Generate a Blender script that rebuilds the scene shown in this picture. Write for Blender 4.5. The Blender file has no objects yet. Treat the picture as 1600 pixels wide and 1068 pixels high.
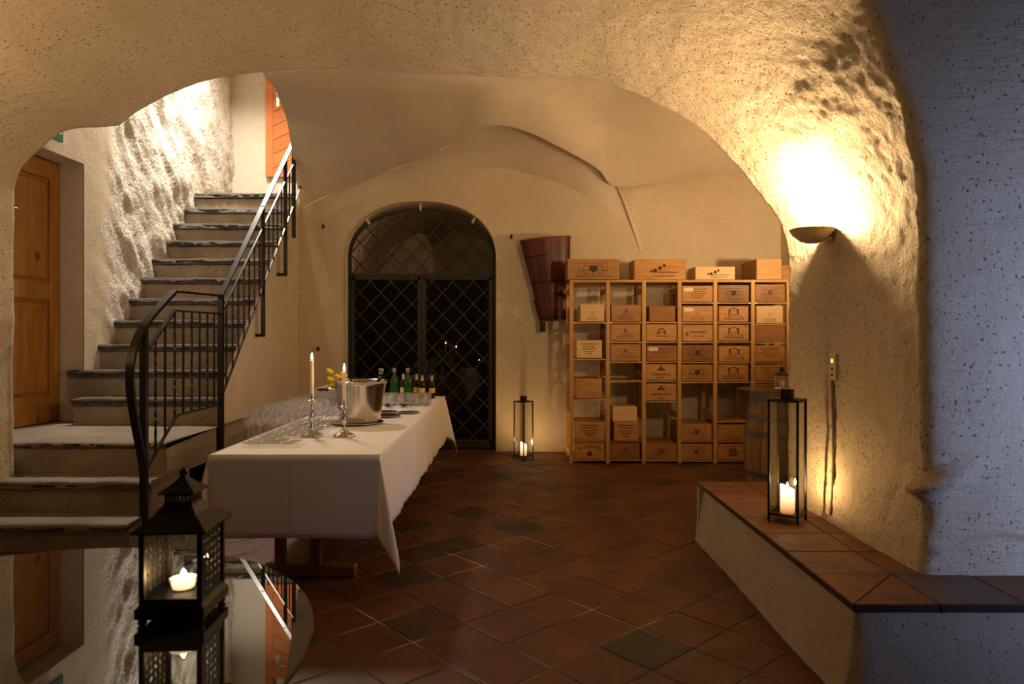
import bpy, math, random
from mathutils import Vector, Matrix, noise
R = random.Random(7)
PI = math.pi
S = bpy.context.scene
COL = S.collection
CAMH = 1.35
F = 1600 * 24.0 / 36.0          # focal length in pixels
CX, HY = 800.0, 525.0           # principal column, horizon row of the photograph

# ------------------------------------------------------------------ camera, world, lights, exposure
cd = bpy.data.cameras.new('camera'); cam = bpy.data.objects.new('camera', cd); COL.objects.link(cam)
cam.location = (0, 0, CAMH); cam.rotation_euler = (PI / 2, 0, 0)
cd.lens = 24; cd.sensor_width = 36; cd.shift_y = -(534 - HY) / 1600.0; cd.clip_start = 0.02
cd.dof.use_dof = True; cd.dof.focus_distance = 4.6; cd.dof.aperture_fstop = 4.0
S.camera = cam
w = bpy.data.worlds.new('world'); S.world = w; w.use_nodes = True
w.node_tree.nodes['Background'].inputs[0].default_value = (0.35, 0.45, 0.8, 1)
w.node_tree.nodes['Background'].inputs[1].default_value = 0.002
S.view_settings.view_transform = 'Standard'; S.view_settings.look = 'None'
S.view_settings.gamma = 1; S.view_settings.use_curve_mapping = False
S.view_settings.exposure = 0.0
S.cycles.transparent_max_bounces = 32; S.cycles.max_bounces = 8; S.cycles.diffuse_bounces = 5
S.cycles.caustics_reflective = False; S.cycles.caustics_refractive = False
S.cycles.sample_clamp_indirect = 4.0
WARM = (1.0, 0.68, 0.36)

def lamp(kind, name, loc, energy, color, **k):
    l = bpy.data.lights.new(name, kind); l.energy = energy; l.color = color
    o = bpy.data.objects.new(name, l); o.location = loc; COL.objects.link(o)
    for a, b in k.items():
        if a == 'rot': o.rotation_euler = b
        else: setattr(l, a, b)
    return o
# window daylight reaching the front room from the right
lamp('AREA', 'window_daylight', (4.05, 1.0, 1.15), 34, (0.42, 0.55, 1.0), shape='RECTANGLE', size=1.4, size_y=1.4,
     rot=(PI / 2, 0, 0.42), spread=1.45)
# bulbs of the wall sconces (one in view, one hidden behind the pier, one added unseen as left fill)
lamp('POINT', 'sconce_bulb', (1.56, 3.56, 1.945), 130, WARM, shadow_soft_size=0.055)
lamp('POINT', 'sconce_bulb', (2.95, 5.9, 2.02), 120, WARM, shadow_soft_size=0.05)
lamp('POINT', 'sconce_bulb', (-3.2, 2.75, 2.14), 50, WARM, shadow_soft_size=0.05)  # unseen lamp added to brighten the right pier from the left
# ceiling lamp of the stair well
lamp('AREA', 'stairwell_lamp_light', (-3.2, 7.7, 5.35), 150, (1.0, 0.90, 0.76), shape='DISK', size=0.7, rot=(-0.15, 0.12, 0), spread=2.4)

# ------------------------------------------------------------------ helpers
def P(px, py, y):
    return Vector(((px - CX) / F * y, y, CAMH - (py - HY) / F * y))

def props(o, label=None, cat=None, group=None, kind=None):
    if label: o['label'] = label
    if cat: o['category'] = cat
    if group: o['group'] = group
    if kind: o['kind'] = kind
    return o

def thing(name, label, cat, loc=(0, 0, 0), rz=0, group=None, kind=None):
    o = bpy.data.objects.new(name, None); COL.objects.link(o)
    o.location = loc; o.rotation_euler = (0, 0, rz); o.empty_display_size = 0.05
    return props(o, label, cat, group, kind)

def dup(o, parent=None):
    c = o.copy(); COL.objects.link(c)
    if parent: c.parent = parent
    for ch in kids.get(o, []):
        kids.setdefault(c, []).append(dup(ch, c))
    return c
kids = {}

class MB:
    def __init__(s): s.v = []; s.f = []; s.sm = []
    def add(s, vs, fs, smooth=False, M=None):
        n = len(s.v)
        s.v += [tuple(M @ Vector(p)) if M else tuple(p) for p in vs]
        s.f += [tuple(i + n for i in f) for f in fs]; s.sm += [smooth] * len(fs)
        return s
    def box(s, x0, x1, y0, y1, z0, z1, M=None):
        return s.add([(x0, y0, z0), (x1, y0, z0), (x1, y1, z0), (x0, y1, z0), (x0, y0, z1), (x1, y0, z1), (x1, y1, z1), (x0, y1, z1)],
                     [(0, 3, 2, 1), (4, 5, 6, 7), (0, 1, 5, 4), (1, 2, 6, 5), (2, 3, 7, 6), (3, 0, 4, 7)], M=M)
    def bbox(s, x0, x1, y0, y1, z0, z1, b=0.004, M=None):      # chamfered box (8 corners cut): 24 verts
        vs = []; idx = {}
        for i, x in enumerate((x0, x1)):
            for j, y in enumerate((y0, y1)):
                for k, z in enumerate((z0, z1)):
                    sx, sy, sz = (1 - 2 * i) * b, (1 - 2 * j) * b, (1 - 2 * k) * b
                    for a, p in enumerate(((x, y + sy, z + sz), (x + sx, y, z + sz), (x + sx, y + sy, z))):
                        idx[i, j, k, a] = len(vs); vs.append(p)
        I = lambda i, j, k, a: idx[i, j, k, a]
        f = []
        for i in (0, 1):
            q = [I(i, 0, 0, 0), I(i, 1, 0, 0), I(i, 1, 1, 0), I(i, 0, 1, 0)]; f.append(q if i else q[::-1])
            q = [I(0, i, 0, 1), I(0, i, 1, 1), I(1, i, 1, 1), I(1, i, 0, 1)]; f.append(q if i else q[::-1])
            q = [I(0, 0, i, 2), I(1, 0, i, 2), I(1, 1, i, 2), I(0, 1, i, 2)]; f.append(q if i else q[::-1])
        for i in (0, 1):
            for j in (0, 1):
                q = [I(i, j, 0, 0), I(i, j, 1, 0), I(i, j, 1, 1), I(i, j, 0, 1)]; f.append(q if (i + j) % 2 else q[::-1])
                q = [I(i, 0, j, 0), I(i, 1, j, 0), I(i, 1, j, 2), I(i, 0, j, 2)]; f.append(q[::-1] if (i + j) % 2 else q)
                q = [I(0, i, j, 1), I(1, i, j, 1), I(1, i, j, 2), I(0, i, j, 2)]; f.append(q if (i + j) % 2 else q[::-1])
                for k in (0, 1):
                    q = [I(i, j, k, 0), I(i, j, k, 1), I(i, j, k, 2)]; f.append(q if (i + j + k) % 2 else q[::-1])
        return s.add(vs, f, M=M)
    def bar(s, a, b, wd, th, side=None):
        a = Vector(a); b = Vector(b); d = (b - a).normalized()
        u = Vector(side) if side else (Vector((0, 0, 1)) if abs(d.z) < 0.95 else Vector((0, 1, 0)))
        p = d.cross(u).normalized(); q = p.cross(d).normalized()
        vs = []
        for c in (a, b):
            for i, j in ((-1, -1), (1, -1), (1, 1), (-1, 1)):
                vs.append(c + p * (i * wd / 2) + q * (j * th / 2))
        return s.add(vs, [(0, 3, 2, 1), (4, 5, 6, 7), (0, 1, 5, 4), (1, 2, 6, 5), (2, 3, 7, 6), (3, 0, 4, 7)])
    def tube(s, pts, r, n=8, closed=False, flat=None):
        pts = [Vector(p) for p in pts]; m = len(pts); vs = []
        for i, c in enumerate(pts):
            d = (pts[(i + 1) % m] - pts[i - 1]) if closed else (pts[min(i + 1, m - 1)] - pts[max(i - 1, 0)])
            d.normalize(); u = Vector((0, 0, 1)) if abs(d.z) < 0.9 else Vector((1, 0, 0))
            if flat: u = Vector(flat)
            p = d.cross(u).normalized(); q = p.cross(d)
            rr = r[i] if isinstance(r, (list, tuple)) else r
            for k in range(n):
                t = 2 * PI * k / n; vs.append(c + (p * math.cos(t) + q * math.sin(t)) * rr)
        fs = []
        for i in range(m if closed else m - 1):
            for k in range(n):
                a = i * n + k; b = i * n + (k + 1) % n; c2 = ((i + 1) % m) * n
                fs.append((a, b, c2 + (k + 1) % n, c2 + k))
        s.add(vs, fs, True)
        if not closed: s.add([vs[k] for k in range(n)], [tuple(range(n))[::-1]]); s.add([vs[(m - 1) * n + k] for k in range(n)], [tuple(range(n))])
        return s
    def lathe(s, prof, n=24, c=(0, 0, 0), cap=True, smooth=True, M=None, squash=1.0):
        vs = []
        for r, z in prof:
            for k in range(n):
                t = 2 * PI * k / n; vs.append((c[0] + r * math.cos(t), c[1] + r * math.sin(t) * squash, c[2] + z))
        fs = []
        for i in range(len(prof) - 1):
            for k in range(n):
                fs.append((i * n + k, i * n + (k + 1) % n, (i + 1) * n + (k + 1) % n, (i + 1) * n + k))
        s.add(vs, fs, smooth, M)
        if cap:
            if prof[0][0] > 1e-4: s.add(vs[:n], [tuple(range(n))[::-1]], False, M)
            if prof[-1][0] > 1e-4: s.add(vs[-n:], [tuple(range(n))], False, M)
        return s
    def prism(s, poly, axis, a, b):         # extrude a 2-D polygon between a and b along an axis
        def p3(p, t):
            return {'x': (t, p[0], p[1]), 'y': (p[0], t, p[1]), 'z': (p[0], p[1], t)}[axis]
        n = len(poly)
        vs = [p3(p, a) for p in poly] + [p3(p, b) for p in poly]
        return s.add(vs, [tuple(range(n))[::-1], tuple(range(n, 2 * n))] + [(i, (i + 1) % n, n + (i + 1) % n, n + i) for i in range(n)])
    def grid(s, rows, smooth=True, keep=None):
        n = len(rows[0]); vs = [p for r in rows for p in r]
        fs = [(i * n + j, i * n + j + 1, (i + 1) * n + j + 1, (i + 1) * n + j) for i in range(len(rows) - 1) for j in range(n - 1)
              if keep is None or keep(i, j)]
        return s.add(vs, fs, smooth)
    def mesh(s, name, mat):
        me = bpy.data.meshes.new(name); me.from_pydata(s.v, [], s.f)
        me.polygons.foreach_set('use_smooth', s.sm); me.materials.append(mat); me.update()
        return me
    def build(s, name, mat, parent=None, world=False, loc=None, fix=False):
        if world and parent is not None:
            l = Vector(parent.location); s.v = [tuple(Vector(p) - l) for p in s.v]
        me = s.mesh(name, mat)
        if fix:
            import bmesh
            b = bmesh.new(); b.from_mesh(me); bmesh.ops.remove_doubles(b, verts=b.verts, dist=1e-5)
            bmesh.ops.recalc_face_normals(b, faces=b.faces); b.to_mesh(me); b.free()
        return link(name, me, parent, loc)

def link(name, me, parent=None, loc=None):
    o = bpy.data.objects.new(name, me); COL.objects.link(o)
    if loc: o.location = loc
    if parent is not None:
        o.parent = parent; kids.setdefault(parent, []).append(o)
    return o

def displace(o, fn):
    me = o.data; me.update()
    nr = [v.normal.copy() for v in me.vertices]
    for v, n in zip(me.vertices, nr):
        d = fn(v.co)
        if d: v.co += n * d
    me.update()

def fbm(p, sc, oct=4):
    return noise.fractal(Vector(p) * sc, 0.8, 2.1, oct)

def plaster_d(amp=0.012, rough=1.0, streak=None):
    def fn(p):
        d = fbm(p, 1.1, 3) * amp * 0.9 + fbm(p, 5.0, 3) * amp * 0.45 * rough + noise.noise(Vector(p) * 22) * amp * 0.15 * rough
        return d
    return fn

# ------------------------------------------------------------------ materials
def nodes(name):
    m = bpy.data.materials.new(name); m.use_nodes = True
    t = m.node_tree; b = t.nodes['Principled BSDF']
    return m, t, b
def N(t, typ, **k):
    n = t.nodes.new(typ)
    for a, v in k.items():
        if a.startswith('i_'):
            key = a[2:]; n.inputs[int(key) if key.isdigit() else key.replace('_', ' ')].default_value = v
        else: setattr(n, a, v)
    return n
def ramp(t, fac, stops):
    r = t.nodes.new('ShaderNodeValToRGB'); e = r.color_ramp.elements
    while len(e) < len(stops): e.new(0.5)
    for i, (p, c) in enumerate(stops): e[i].position = p; e[i].color = (*c, 1) if len(c) == 3 else c
    t.links.new(fac, r.inputs[0]); return r.outputs[0]
def mixc(t, fac, a, b, mode='MIX'):
    m = t.nodes.new('ShaderNodeMix'); m.data_type = 'RGBA'; m.blend_type = mode
    for sock, v in ((m.inputs[0], fac), (m.inputs[6], a), (m.inputs[7], b)):
        if isinstance(v, (int, float)): sock.default_value = v
        elif isinstance(v, tuple): sock.default_value = (*v, 1)
        else: t.links.new(v, sock)
    return m.outputs[2]
def maths(t, op, a, b=None):
    m = t.nodes.new('ShaderNodeMath'); m.operation = op
    for s_, v in ((m.inputs[0], a), (m.inputs[1], b)):
        if v is None: continue
        if isinstance(v, (int, float)): s_.default_value = v
        else: t.links.new(v, s_)
    return m.outputs[0]
def bump(t, b, h, strength=0.5, dist=0.01, prev=None):
    n = t.nodes.new('ShaderNodeBump'); n.inputs['Strength'].default_value = strength; n.inputs['Distance'].default_value = dist
    t.links.new(h, n.inputs['Height'])
    if prev: t.links.new(prev, n.inputs['Normal'])
    t.links.new(n.outputs[0], b.inputs['Normal']); return n.outputs[0]

def plaster(name, c1, c2, rough=1.0, streak=0.0, pits=0.5, streak_rot=(0.3, 0.6, 0.5), pitscale=26.0, pg=0.42):
    m, t, b = nodes(name); L = t.links.new
    tc = N(t, 'ShaderNodeTexCoord'); co = tc.outputs['Object']
    n1 = N(t, 'ShaderNodeTexNoise', i_Scale=1.6, i_Detail=5.0, i_Roughness=0.6); L(co, n1.inputs[0])
    n2 = N(t, 'ShaderNodeTexNoise', i_Scale=62.0, i_Detail=6.0, i_Roughness=0.75); L(co, n2.inputs[0])
    n4 = N(t, 'ShaderNodeTexNoise', i_Scale=11.0, i_Detail=6.0, i_Roughness=0.7, i_Distortion=0.15); L(co, n4.inputs[0])
    mp = N(t, 'ShaderNodeMapping'); mp.inputs['Rotation'].default_value = streak_rot; mp.inputs['Scale'].default_value = (3, 26, 26); L(co, mp.inputs[0])
    n3 = N(t, 'ShaderNodeTexNoise', i_Scale=1.0, i_Detail=4.0, i_Roughness=0.65, i_Distortion=0.3); L(mp.outputs[0], n3.inputs[0])
    vo = N(t, 'ShaderNodeTexVoronoi', i_Scale=pitscale); vo.inputs['Randomness'].default_value = 1.0
    dm = N(t, 'ShaderNodeMapping'); dm.inputs['Scale'].default_value = (1, 1, 1.0); L(co, dm.inputs[0])
    off = N(t, 'ShaderNodeVectorMath', operation='ADD'); sc = N(t, 'ShaderNodeVectorMath', operation='SCALE'); sc.inputs['Scale'].default_value = 0.06
    L(n4.outputs['Color'], sc.inputs[0]); L(co, off.inputs[0]); L(sc.outputs[0], off.inputs[1]); L(off.outputs[0], vo.inputs[0])
    gate = ramp(t, n1.outputs[0], [(pg, (0, 0, 0)), (pg + 0.2, (1, 1, 1))])
    pit = ramp(t, vo.outputs['Distance'], [(0.08, (1, 1, 1)), (0.2, (0, 0, 0))])
    pitm = mixc(t, 1.0, pit, gate, 'MULTIPLY')
    base = ramp(t, n1.outputs[0], [(0.3, c2), (0.7, c1)])
    base = mixc(t, 0.22, base, ramp(t, n4.outputs[0], [(0.35, tuple(x * 0.72 for x in c1)), (0.65, c1)]))
    base = mixc(t, maths(t, 'MULTIPLY', pitm, 0.62 * pits), base, tuple(x * 0.22 for x in c2))
    L(base, b.inputs['Base Color']); b.inputs['Roughness'].default_value = 0.92; b.inputs['Specular IOR Level'].default_value = 0.15
    h = maths(t, 'ADD', maths(t, 'MULTIPLY', n2.outputs[0], 0.45), maths(t, 'MULTIPLY', n4.outputs[0], 0.6))
    h = maths(t, 'ADD', h, maths(t, 'MULTIPLY', n3.outputs[0], 1.1 * streak))
    h = maths(t, 'SUBTRACT', h, maths(t, 'MULTIPLY', pitm, 0.9 * pits))
    bump(t, b, h, 1.0, 0.010 * rough)
    return m

M_ARCH = plaster('rough_plaster', (0.74, 0.63, 0.47), (0.62, 0.51, 0.36), rough=2.1, streak=0.8, pits=1.25, pitscale=36.0, pg=0.30, streak_rot=(0.0, 0.75, 0.6))
M_VAULT = plaster('smooth_plaster', (0.70, 0.60, 0.46), (0.62, 0.52, 0.39), rough=0.7, streak=0.25, pits=0.25)
M_WALL = plaster('wall_plaster', (0.68, 0.58, 0.43), (0.58, 0.48, 0.34), rough=1.0, streak=0.3, pits=0.6)
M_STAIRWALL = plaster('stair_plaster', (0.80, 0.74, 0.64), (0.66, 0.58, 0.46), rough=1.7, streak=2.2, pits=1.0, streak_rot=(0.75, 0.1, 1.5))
M_ENDWALL = plaster('end_plaster', (0.72, 0.65, 0.53), (0.62, 0.54, 0.42), rough=1.0, streak=0.1, pits=0.8)
M_FRONT = plaster('front_room_plaster', (0.30, 0.25, 0.18), (0.24, 0.20, 0.14), rough=0.7, streak=0.1, pits=0.2)  # colour kept dark so the unseen front room bounces less light
M_BENCHWALL = plaster('bench_plaster', (0.62, 0.54, 0.42), (0.52, 0.44, 0.33), rough=2.2, streak=0.2, pits=0.6)
M_STEP = plaster('step_plaster', (0.46, 0.38, 0.27), (0.20, 0.16, 0.11), rough=1.5, streak=0.2, pits=1.0)
M_STEPT = plaster('lower_tread_stone', (0.30, 0.25, 0.19), (0.14, 0.11, 0.085), rough=0.9, streak=0.4, pits=0.5)
M_STONE = plaster('tread_stone', (0.15, 0.13, 0.11), (0.05, 0.045, 0.04), rough=0.9, streak=0.4, pits=0.5)  # dark stone, deepened to stand in for shading on the tread fronts

def simple(name, col, rough=0.5, metal=0.0, spec=0.5, ior=None, noise_amt=0.0, nscale=30.0, bmp=0.0):
    m, t, b = nodes(name); L = t.links.new
    b.inputs['Base Color'].default_value = (*col, 1); b.inputs['Roughness'].default_value = rough
    b.inputs['Metallic'].default_value = metal; b.inputs['Specular IOR Level'].default_value = spec
    if ior: b.inputs['IOR'].default_value = ior
    tc = N(t, 'ShaderNodeTexCoord'); n = N(t, 'ShaderNodeTexNoise', i_Scale=nscale, i_Detail=4.0); L(tc.outputs['Object'], n.inputs[0])
    if noise_amt:
        L(mixc(t, n.outputs[0], tuple(c * (1 - noise_amt) for c in col), tuple(min(1, c * (1 + noise_amt)) for c in col)), b.inputs['Base Color'])
    if bmp: bump(t, b, n.outputs[0], bmp, 0.003)
    return m
M_IRON = simple('black_iron', (0.022, 0.020, 0.019), 0.38, 0.6, 0.5, noise_amt=0.3, bmp=0.15)
M_LANT = simple('black_lantern_metal', (0.009, 0.008, 0.007), 0.45, 0.2, 0.5, noise_amt=0.2, bmp=0.1)
M_GATE = simple('gate_iron', (0.040, 0.034, 0.027), 0.5, 0.5, 0.4, noise_amt=0.4)
M_SILVER = simple('silver', (0.72, 0.66, 0.58), 0.14, 1.0, noise_amt=0.06, nscale=12)
M_STEEL = simple('polished_steel', (0.66, 0.60, 0.53), 0.17, 1.0, noise_amt=0.05, nscale=6)
M_HOOP = simple('galvanised_hoop', (0.10, 0.10, 0.105), 0.5, 0.6, noise_amt=0.4, nscale=20)
M_DARKGLASS = simple('dark_glass_top', (0.02, 0.017, 0.013), 0.015, 0.0, 0.5, ior=1.9)
M_RED = simple('burgundy_paint', (0.085, 0.014, 0.011), 0.42, 0.0, 0.35, noise_amt=0.35, nscale=9, bmp=0.1)
M_WAX = simple('candle_wax', (0.85, 0.78, 0.64), 0.5)
M_WAX.node_tree.nodes['Principled BSDF'].inputs['Subsurface Weight'].default_value = 0.3
M_SOCK = simple('cream_plastic', (0.62, 0.55, 0.42), 0.4)
M_DARK = simple('dark_recess', (0.02, 0.015, 0.01), 0.8)
M_BRASSY = simple('bronze_bowl', (0.72, 0.56, 0.36), 0.5, 0.0, noise_amt=0.1)
M_GREENLEAF = simple('leaf_green', (0.02, 0.07, 0.02), 0.5, noise_amt=0.4)
M_YELLOW = simple('tulip_yellow', (0.95, 0.64, 0.02), 0.5, noise_amt=0.15)
M_GRIP = simple('handle_wood', (0.10, 0.025, 0.015), 0.4, noise_amt=0.3)
M_CABLE = simple('cable_conduit', (0.24, 0.20, 0.15), 0.6, noise_amt=0.15)
M_SIGNG = simple('sign_green', (0.01, 0.12, 0.07), 0.4)
M_SIGNW = simple('sign_white', (0.75, 0.75, 0.70), 0.4)
M_PRINT = simple('printed_ink', (0.045, 0.018, 0.009), 0.8, noise_amt=0.2)
M_PRINT2 = simple('faded_ink', (0.12, 0.048, 0.018), 0.8, noise_amt=0.2)
M_PRINTR = simple('red_ink', (0.16, 0.012, 0.010), 0.8)
M_LABEL = simple('paper_label', (0.68, 0.58, 0.45), 0.8)
M_GOLD = simple('bottle_label', (0.75, 0.50, 0.20), 0.4)
M_FOIL = simple('bottle_foil', (0.42, 0.40, 0.36), 0.35, 0.7)
M_GREENB = simple('green_bottle_glass', (0.012, 0.075, 0.022), 0.06)
M_BROWNB = simple('dark_bottle_glass', (0.012, 0.008, 0.005), 0.06)

def emit(name, col, st):
    m = bpy.data.materials.new(name); m.use_nodes = True; t = m.node_tree; t.nodes.clear()
    e = N(t, 'ShaderNodeEmission'); e.inputs[0].default_value = (*col, 1); e.inputs[1].default_value = st
    o = N(t, 'ShaderNodeOutputMaterial'); t.links.new(e.outputs[0], o.inputs[0]); return m
M_FLAME = emit('flame', (1.0, 0.60, 0.25), 450)
M_FLAMEL = emit('lantern_flame', (1.0, 0.60, 0.25), 2600)
M_LED = emit('led', (0.55, 1.0, 0.05), 1.6)

def glow_wax(name, h, lo, hi, st, zc):  # emission gradient stands in for flame light glowing through the wax
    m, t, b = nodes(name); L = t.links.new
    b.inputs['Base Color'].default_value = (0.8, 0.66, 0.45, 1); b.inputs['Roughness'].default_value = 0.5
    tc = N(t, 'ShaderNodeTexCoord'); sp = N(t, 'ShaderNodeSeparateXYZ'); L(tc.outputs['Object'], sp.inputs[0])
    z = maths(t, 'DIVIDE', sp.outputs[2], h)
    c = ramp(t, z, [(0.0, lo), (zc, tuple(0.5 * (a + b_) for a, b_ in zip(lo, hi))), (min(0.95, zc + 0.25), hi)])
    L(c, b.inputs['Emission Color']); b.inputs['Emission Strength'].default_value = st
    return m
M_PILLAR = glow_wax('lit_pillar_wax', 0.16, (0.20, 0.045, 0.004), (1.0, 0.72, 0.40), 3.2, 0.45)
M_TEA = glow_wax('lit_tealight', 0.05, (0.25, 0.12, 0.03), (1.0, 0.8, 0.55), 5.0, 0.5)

def thin_glass(name, tint=(1, 1, 1), refl=1.0, rough=0.0, ior=1.5, sparkle=0.0):
    m = bpy.data.materials.new(name); m.use_nodes = True; t = m.node_tree; t.nodes.clear(); L = t.links.new
    tr = N(t, 'ShaderNodeBsdfTransparent'); tr.inputs[0].default_value = (*tint, 1)
    gl = N(t, 'ShaderNodeBsdfGlossy'); gl.inputs['Roughness'].default_value = rough
    lw_ = N(t, 'ShaderNodeLayerWeight'); lw_.inputs['Blend'].default_value = 0.5
    f5 = maths(t, 'POWER', lw_.outputs['Facing'], 4.5)
    mx = N(t, 'ShaderNodeMixShader'); L(maths(t, 'MINIMUM', maths(t, 'MULTIPLY', maths(t, 'ADD', f5, 0.04), refl), 1.0), mx.inputs[0]); L(tr.outputs[0], mx.inputs[1]); L(gl.outputs[0], mx.inputs[2])
    o = N(t, 'ShaderNodeOutputMaterial'); 
    if sparkle:
        df = N(t, 'ShaderNodeBsdfDiffuse'); df.inputs[0].default_value = (1, 1, 1, 1); m2 = N(t, 'ShaderNodeMixShader'); m2.inputs[0].default_value = sparkle
        L(mx.outputs[0], m2.inputs[1]); L(df.outputs[0], m2.inputs[2]); L(m2.outputs[0], o.inputs[0])
    else: L(mx.outputs[0], o.inputs[0])
    return m
M_PANE = thin_glass('pane_glass', (0.95, 0.95, 0.93), 1.0)
M_DISC = thin_glass('disc_glass', (0.85, 0.88, 0.86), 0.35)
M_WINE = thin_glass('drinking_glass', (0.985, 0.985, 0.985), 1.5, 0.05, sparkle=0.05)  # a little diffuse white mixed in to stand for crystal sparkle
M_GATEGLASS = thin_glass('gate_glass', (0.30, 0.28, 0.26), 1.0, 0.0)

def wood(name, c1, c2, scale=(1.2, 14, 14), rough=0.5, rnd=0.35, knots=0.0, axis_rand=True):
    m, t, b = nodes(name); L = t.links.new
    tc = N(t, 'ShaderNodeTexCoord'); oi = N(t, 'ShaderNodeObjectInfo')
    add = N(t, 'ShaderNodeVectorMath', operation='ADD'); L(tc.outputs['Object'], add.inputs[0])
    rs = N(t, 'ShaderNodeVectorMath', operation='SCALE'); rs.inputs[0].default_value = (7, 5, 3); L(oi.outputs['Random'], rs.inputs['Scale']); L(rs.outputs[0], add.inputs[1])
    mp = N(t, 'ShaderNodeMapping'); mp.inputs['Scale'].default_value = scale; L(add.outputs[0], mp.inputs[0])
    n = N(t, 'ShaderNodeTexNoise', i_Scale=2.2, i_Detail=6.0, i_Roughness=0.62, i_Distortion=0.5); L(mp.outputs[0], n.inputs[0])
    col = ramp(t, n.outputs[0], [(0.32, c2), (0.66, c1)])
    col2 = mixc(t, 1.0, col, ramp(t, oi.outputs['Random'], [(0, (1 - rnd, 1 - rnd * 1.1, 1 - rnd * 1.2)), (0.5, (1, 1, 1)), (1, (1 + rnd * 0.35, 1 + rnd * 0.35, 1 + rnd * 0.35))]), 'MULTIPLY')
    if knots:
        vo = N(t, 'ShaderNodeTexVoronoi', i_Scale=knots); L(add.outputs[0], vo.inputs[0])
        k = ramp(t, vo.outputs['Distance'], [(0.05, (1, 1, 1)), (0.10, (0, 0, 0))])
        col2 = mixc(t, maths(t, 'MULTIPLY', k, 0.8), col2, tuple(x * 0.25 for x in c2))
    L(col2, b.inputs['Base Color']); b.inputs['Roughness'].default_value = rough; b.inputs['Specular IOR Level'].default_value = 0.3
    bump(t, b, n.outputs[0], 0.25, 0.002)
    return m
M_CRATE = wood('crate_pine', (0.50, 0.26, 0.080), (0.34, 0.155, 0.040), scale=(2.0, 14, 22), rnd=0.30)
M_CRATE_L = wood('crate_pale', (0.70, 0.48, 0.24), (0.60, 0.38, 0.16), scale=(2.0, 14, 22), rnd=0.12)
M_CRATE_D = wood('crate_dark', (0.34, 0.15, 0.045), (0.22, 0.09, 0.028), scale=(2.0, 14, 22), rnd=0.25)
M_RACK = wood('rack_pine', (0.56, 0.31, 0.10), (0.45, 0.23, 0.07), scale=(10, 10, 1.2), rnd=0.12)
M_DOOR = wood('door_pine', (0.36, 0.165, 0.028), (0.25, 0.10, 0.014), scale=(10, 10, 0.9), rough=0.4, rnd=0.1, knots=2.2)
M_ORANGE = wood('door_orange', (0.60, 0.20, 0.050), (0.50, 0.15, 0.035), scale=(1.5, 5, 9), rough=0.45, rnd=0.15)
M_TABLEWOOD = wood('trestle_wood', (0.22, 0.085, 0.03), (0.14, 0.05, 0.018), scale=(8, 8, 1), rough=0.4)
M_STAVE = wood('barrel_oak', (0.27, 0.15, 0.058), (0.14, 0.075, 0.03), scale=(12, 12, 1.0), rough=0.6, rnd=0.4)

def terracotta(name, bright=1.0, dark=True):
    m, t, b = nodes(name); L = t.links.new
    tc = N(t, 'ShaderNodeTexCoord'); oi = N(t, 'ShaderNodeObjectInfo'); ge = N(t, 'ShaderNodeNewGeometry')
    rnd = maths(t, 'FRACT', maths(t, 'ADD', oi.outputs['Random'], ge.outputs['Random Per Island']))
    B = lambda *c: tuple(x * bright for x in c)
    base = ramp(t, rnd, [(0.0, B(0.055, 0.045, 0.036) if dark else B(0.16, 0.11, 0.075)), (0.09, B(0.13, 0.055, 0.028) if dark else B(0.17, 0.09, 0.05)), (0.14, B(0.21, 0.072, 0.028)), (0.5, B(0.26, 0.095, 0.036)), (0.8, B(0.20, 0.078, 0.034)), (1.0, B(0.30, 0.125, 0.052))])
    add = N(t, 'ShaderNodeVectorMath', operation='ADD'); L(ge.outputs['Position'], add.inputs[0])
    n = N(t, 'ShaderNodeTexNoise', i_Scale=3.2, i_Detail=5.0, i_Roughness=0.6); L(add.outputs[0], n.inputs[0])
    n2 = N(t, 'ShaderNodeTexNoise', i_Scale=24.0, i_Detail=5.0); L(add.outputs[0], n2.inputs[0])
    col = mixc(t, ramp(t, n.outputs[0], [(0.48, (0, 0, 0)), (0.74, (0.75, 0.75, 0.75))]), base, B(0.062, 0.045, 0.033))
    L(col, b.inputs['Base Color'])
    L(ramp(t, n.outputs[0], [(0.3, (0.42,) * 3), (0.7, (0.62,) * 3)]), b.inputs['Roughness']); b.inputs['Specular IOR Level'].default_value = 0.36
    h = maths(t, 'ADD', n.outputs[0], maths(t, 'MULTIPLY', n2.outputs[0], 0.35)); bump(t, b, h, 0.5, 0.006)
    return m
M_TILE = terracotta('terracotta', 0.48)
M_BTILE = terracotta('bench_terracotta', 0.8, False)
M_TEDGE = simple('dark_tile_edge', (0.045, 0.024, 0.016), 0.35, noise_amt=0.3)
def mortar_mat():
    m, t, b = nodes('mortar'); L = t.links.new
    tc = N(t, 'ShaderNodeTexCoord'); n = N(t, 'ShaderNodeTexNoise', i_Scale=1.7, i_Detail=4.0); L(tc.outputs['Object'], n.inputs[0])
    L(ramp(t, n.outputs[0], [(0.50, (0.06, 0.05, 0.038)), (0.66, (0.50, 0.42, 0.30))]), b.inputs['Base Color']); b.inputs['Roughness'].default_value = 0.9
    return m
M_MORTAR = mortar_mat()
def cloth_mat():
    m, t, b = nodes('tablecloth_linen'); L = t.links.new
    b.inputs['Base Color'].default_value = (0.80, 0.76, 0.72, 1); b.inputs['Roughness'].default_value = 0.85; b.inputs['Specular IOR Level'].default_value = 0.2
    b.inputs['Sheen Weight'].default_value = 0.2
    tc = N(t, 'ShaderNodeTexCoord'); n = N(t, 'ShaderNodeTexNoise', i_Scale=260.0, i_Detail=2.0); L(tc.outputs['Object'], n.inputs[0]); bump(t, b, n.outputs[0], 0.15, 0.002)
    return m
M_CLOTH = cloth_mat()

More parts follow.
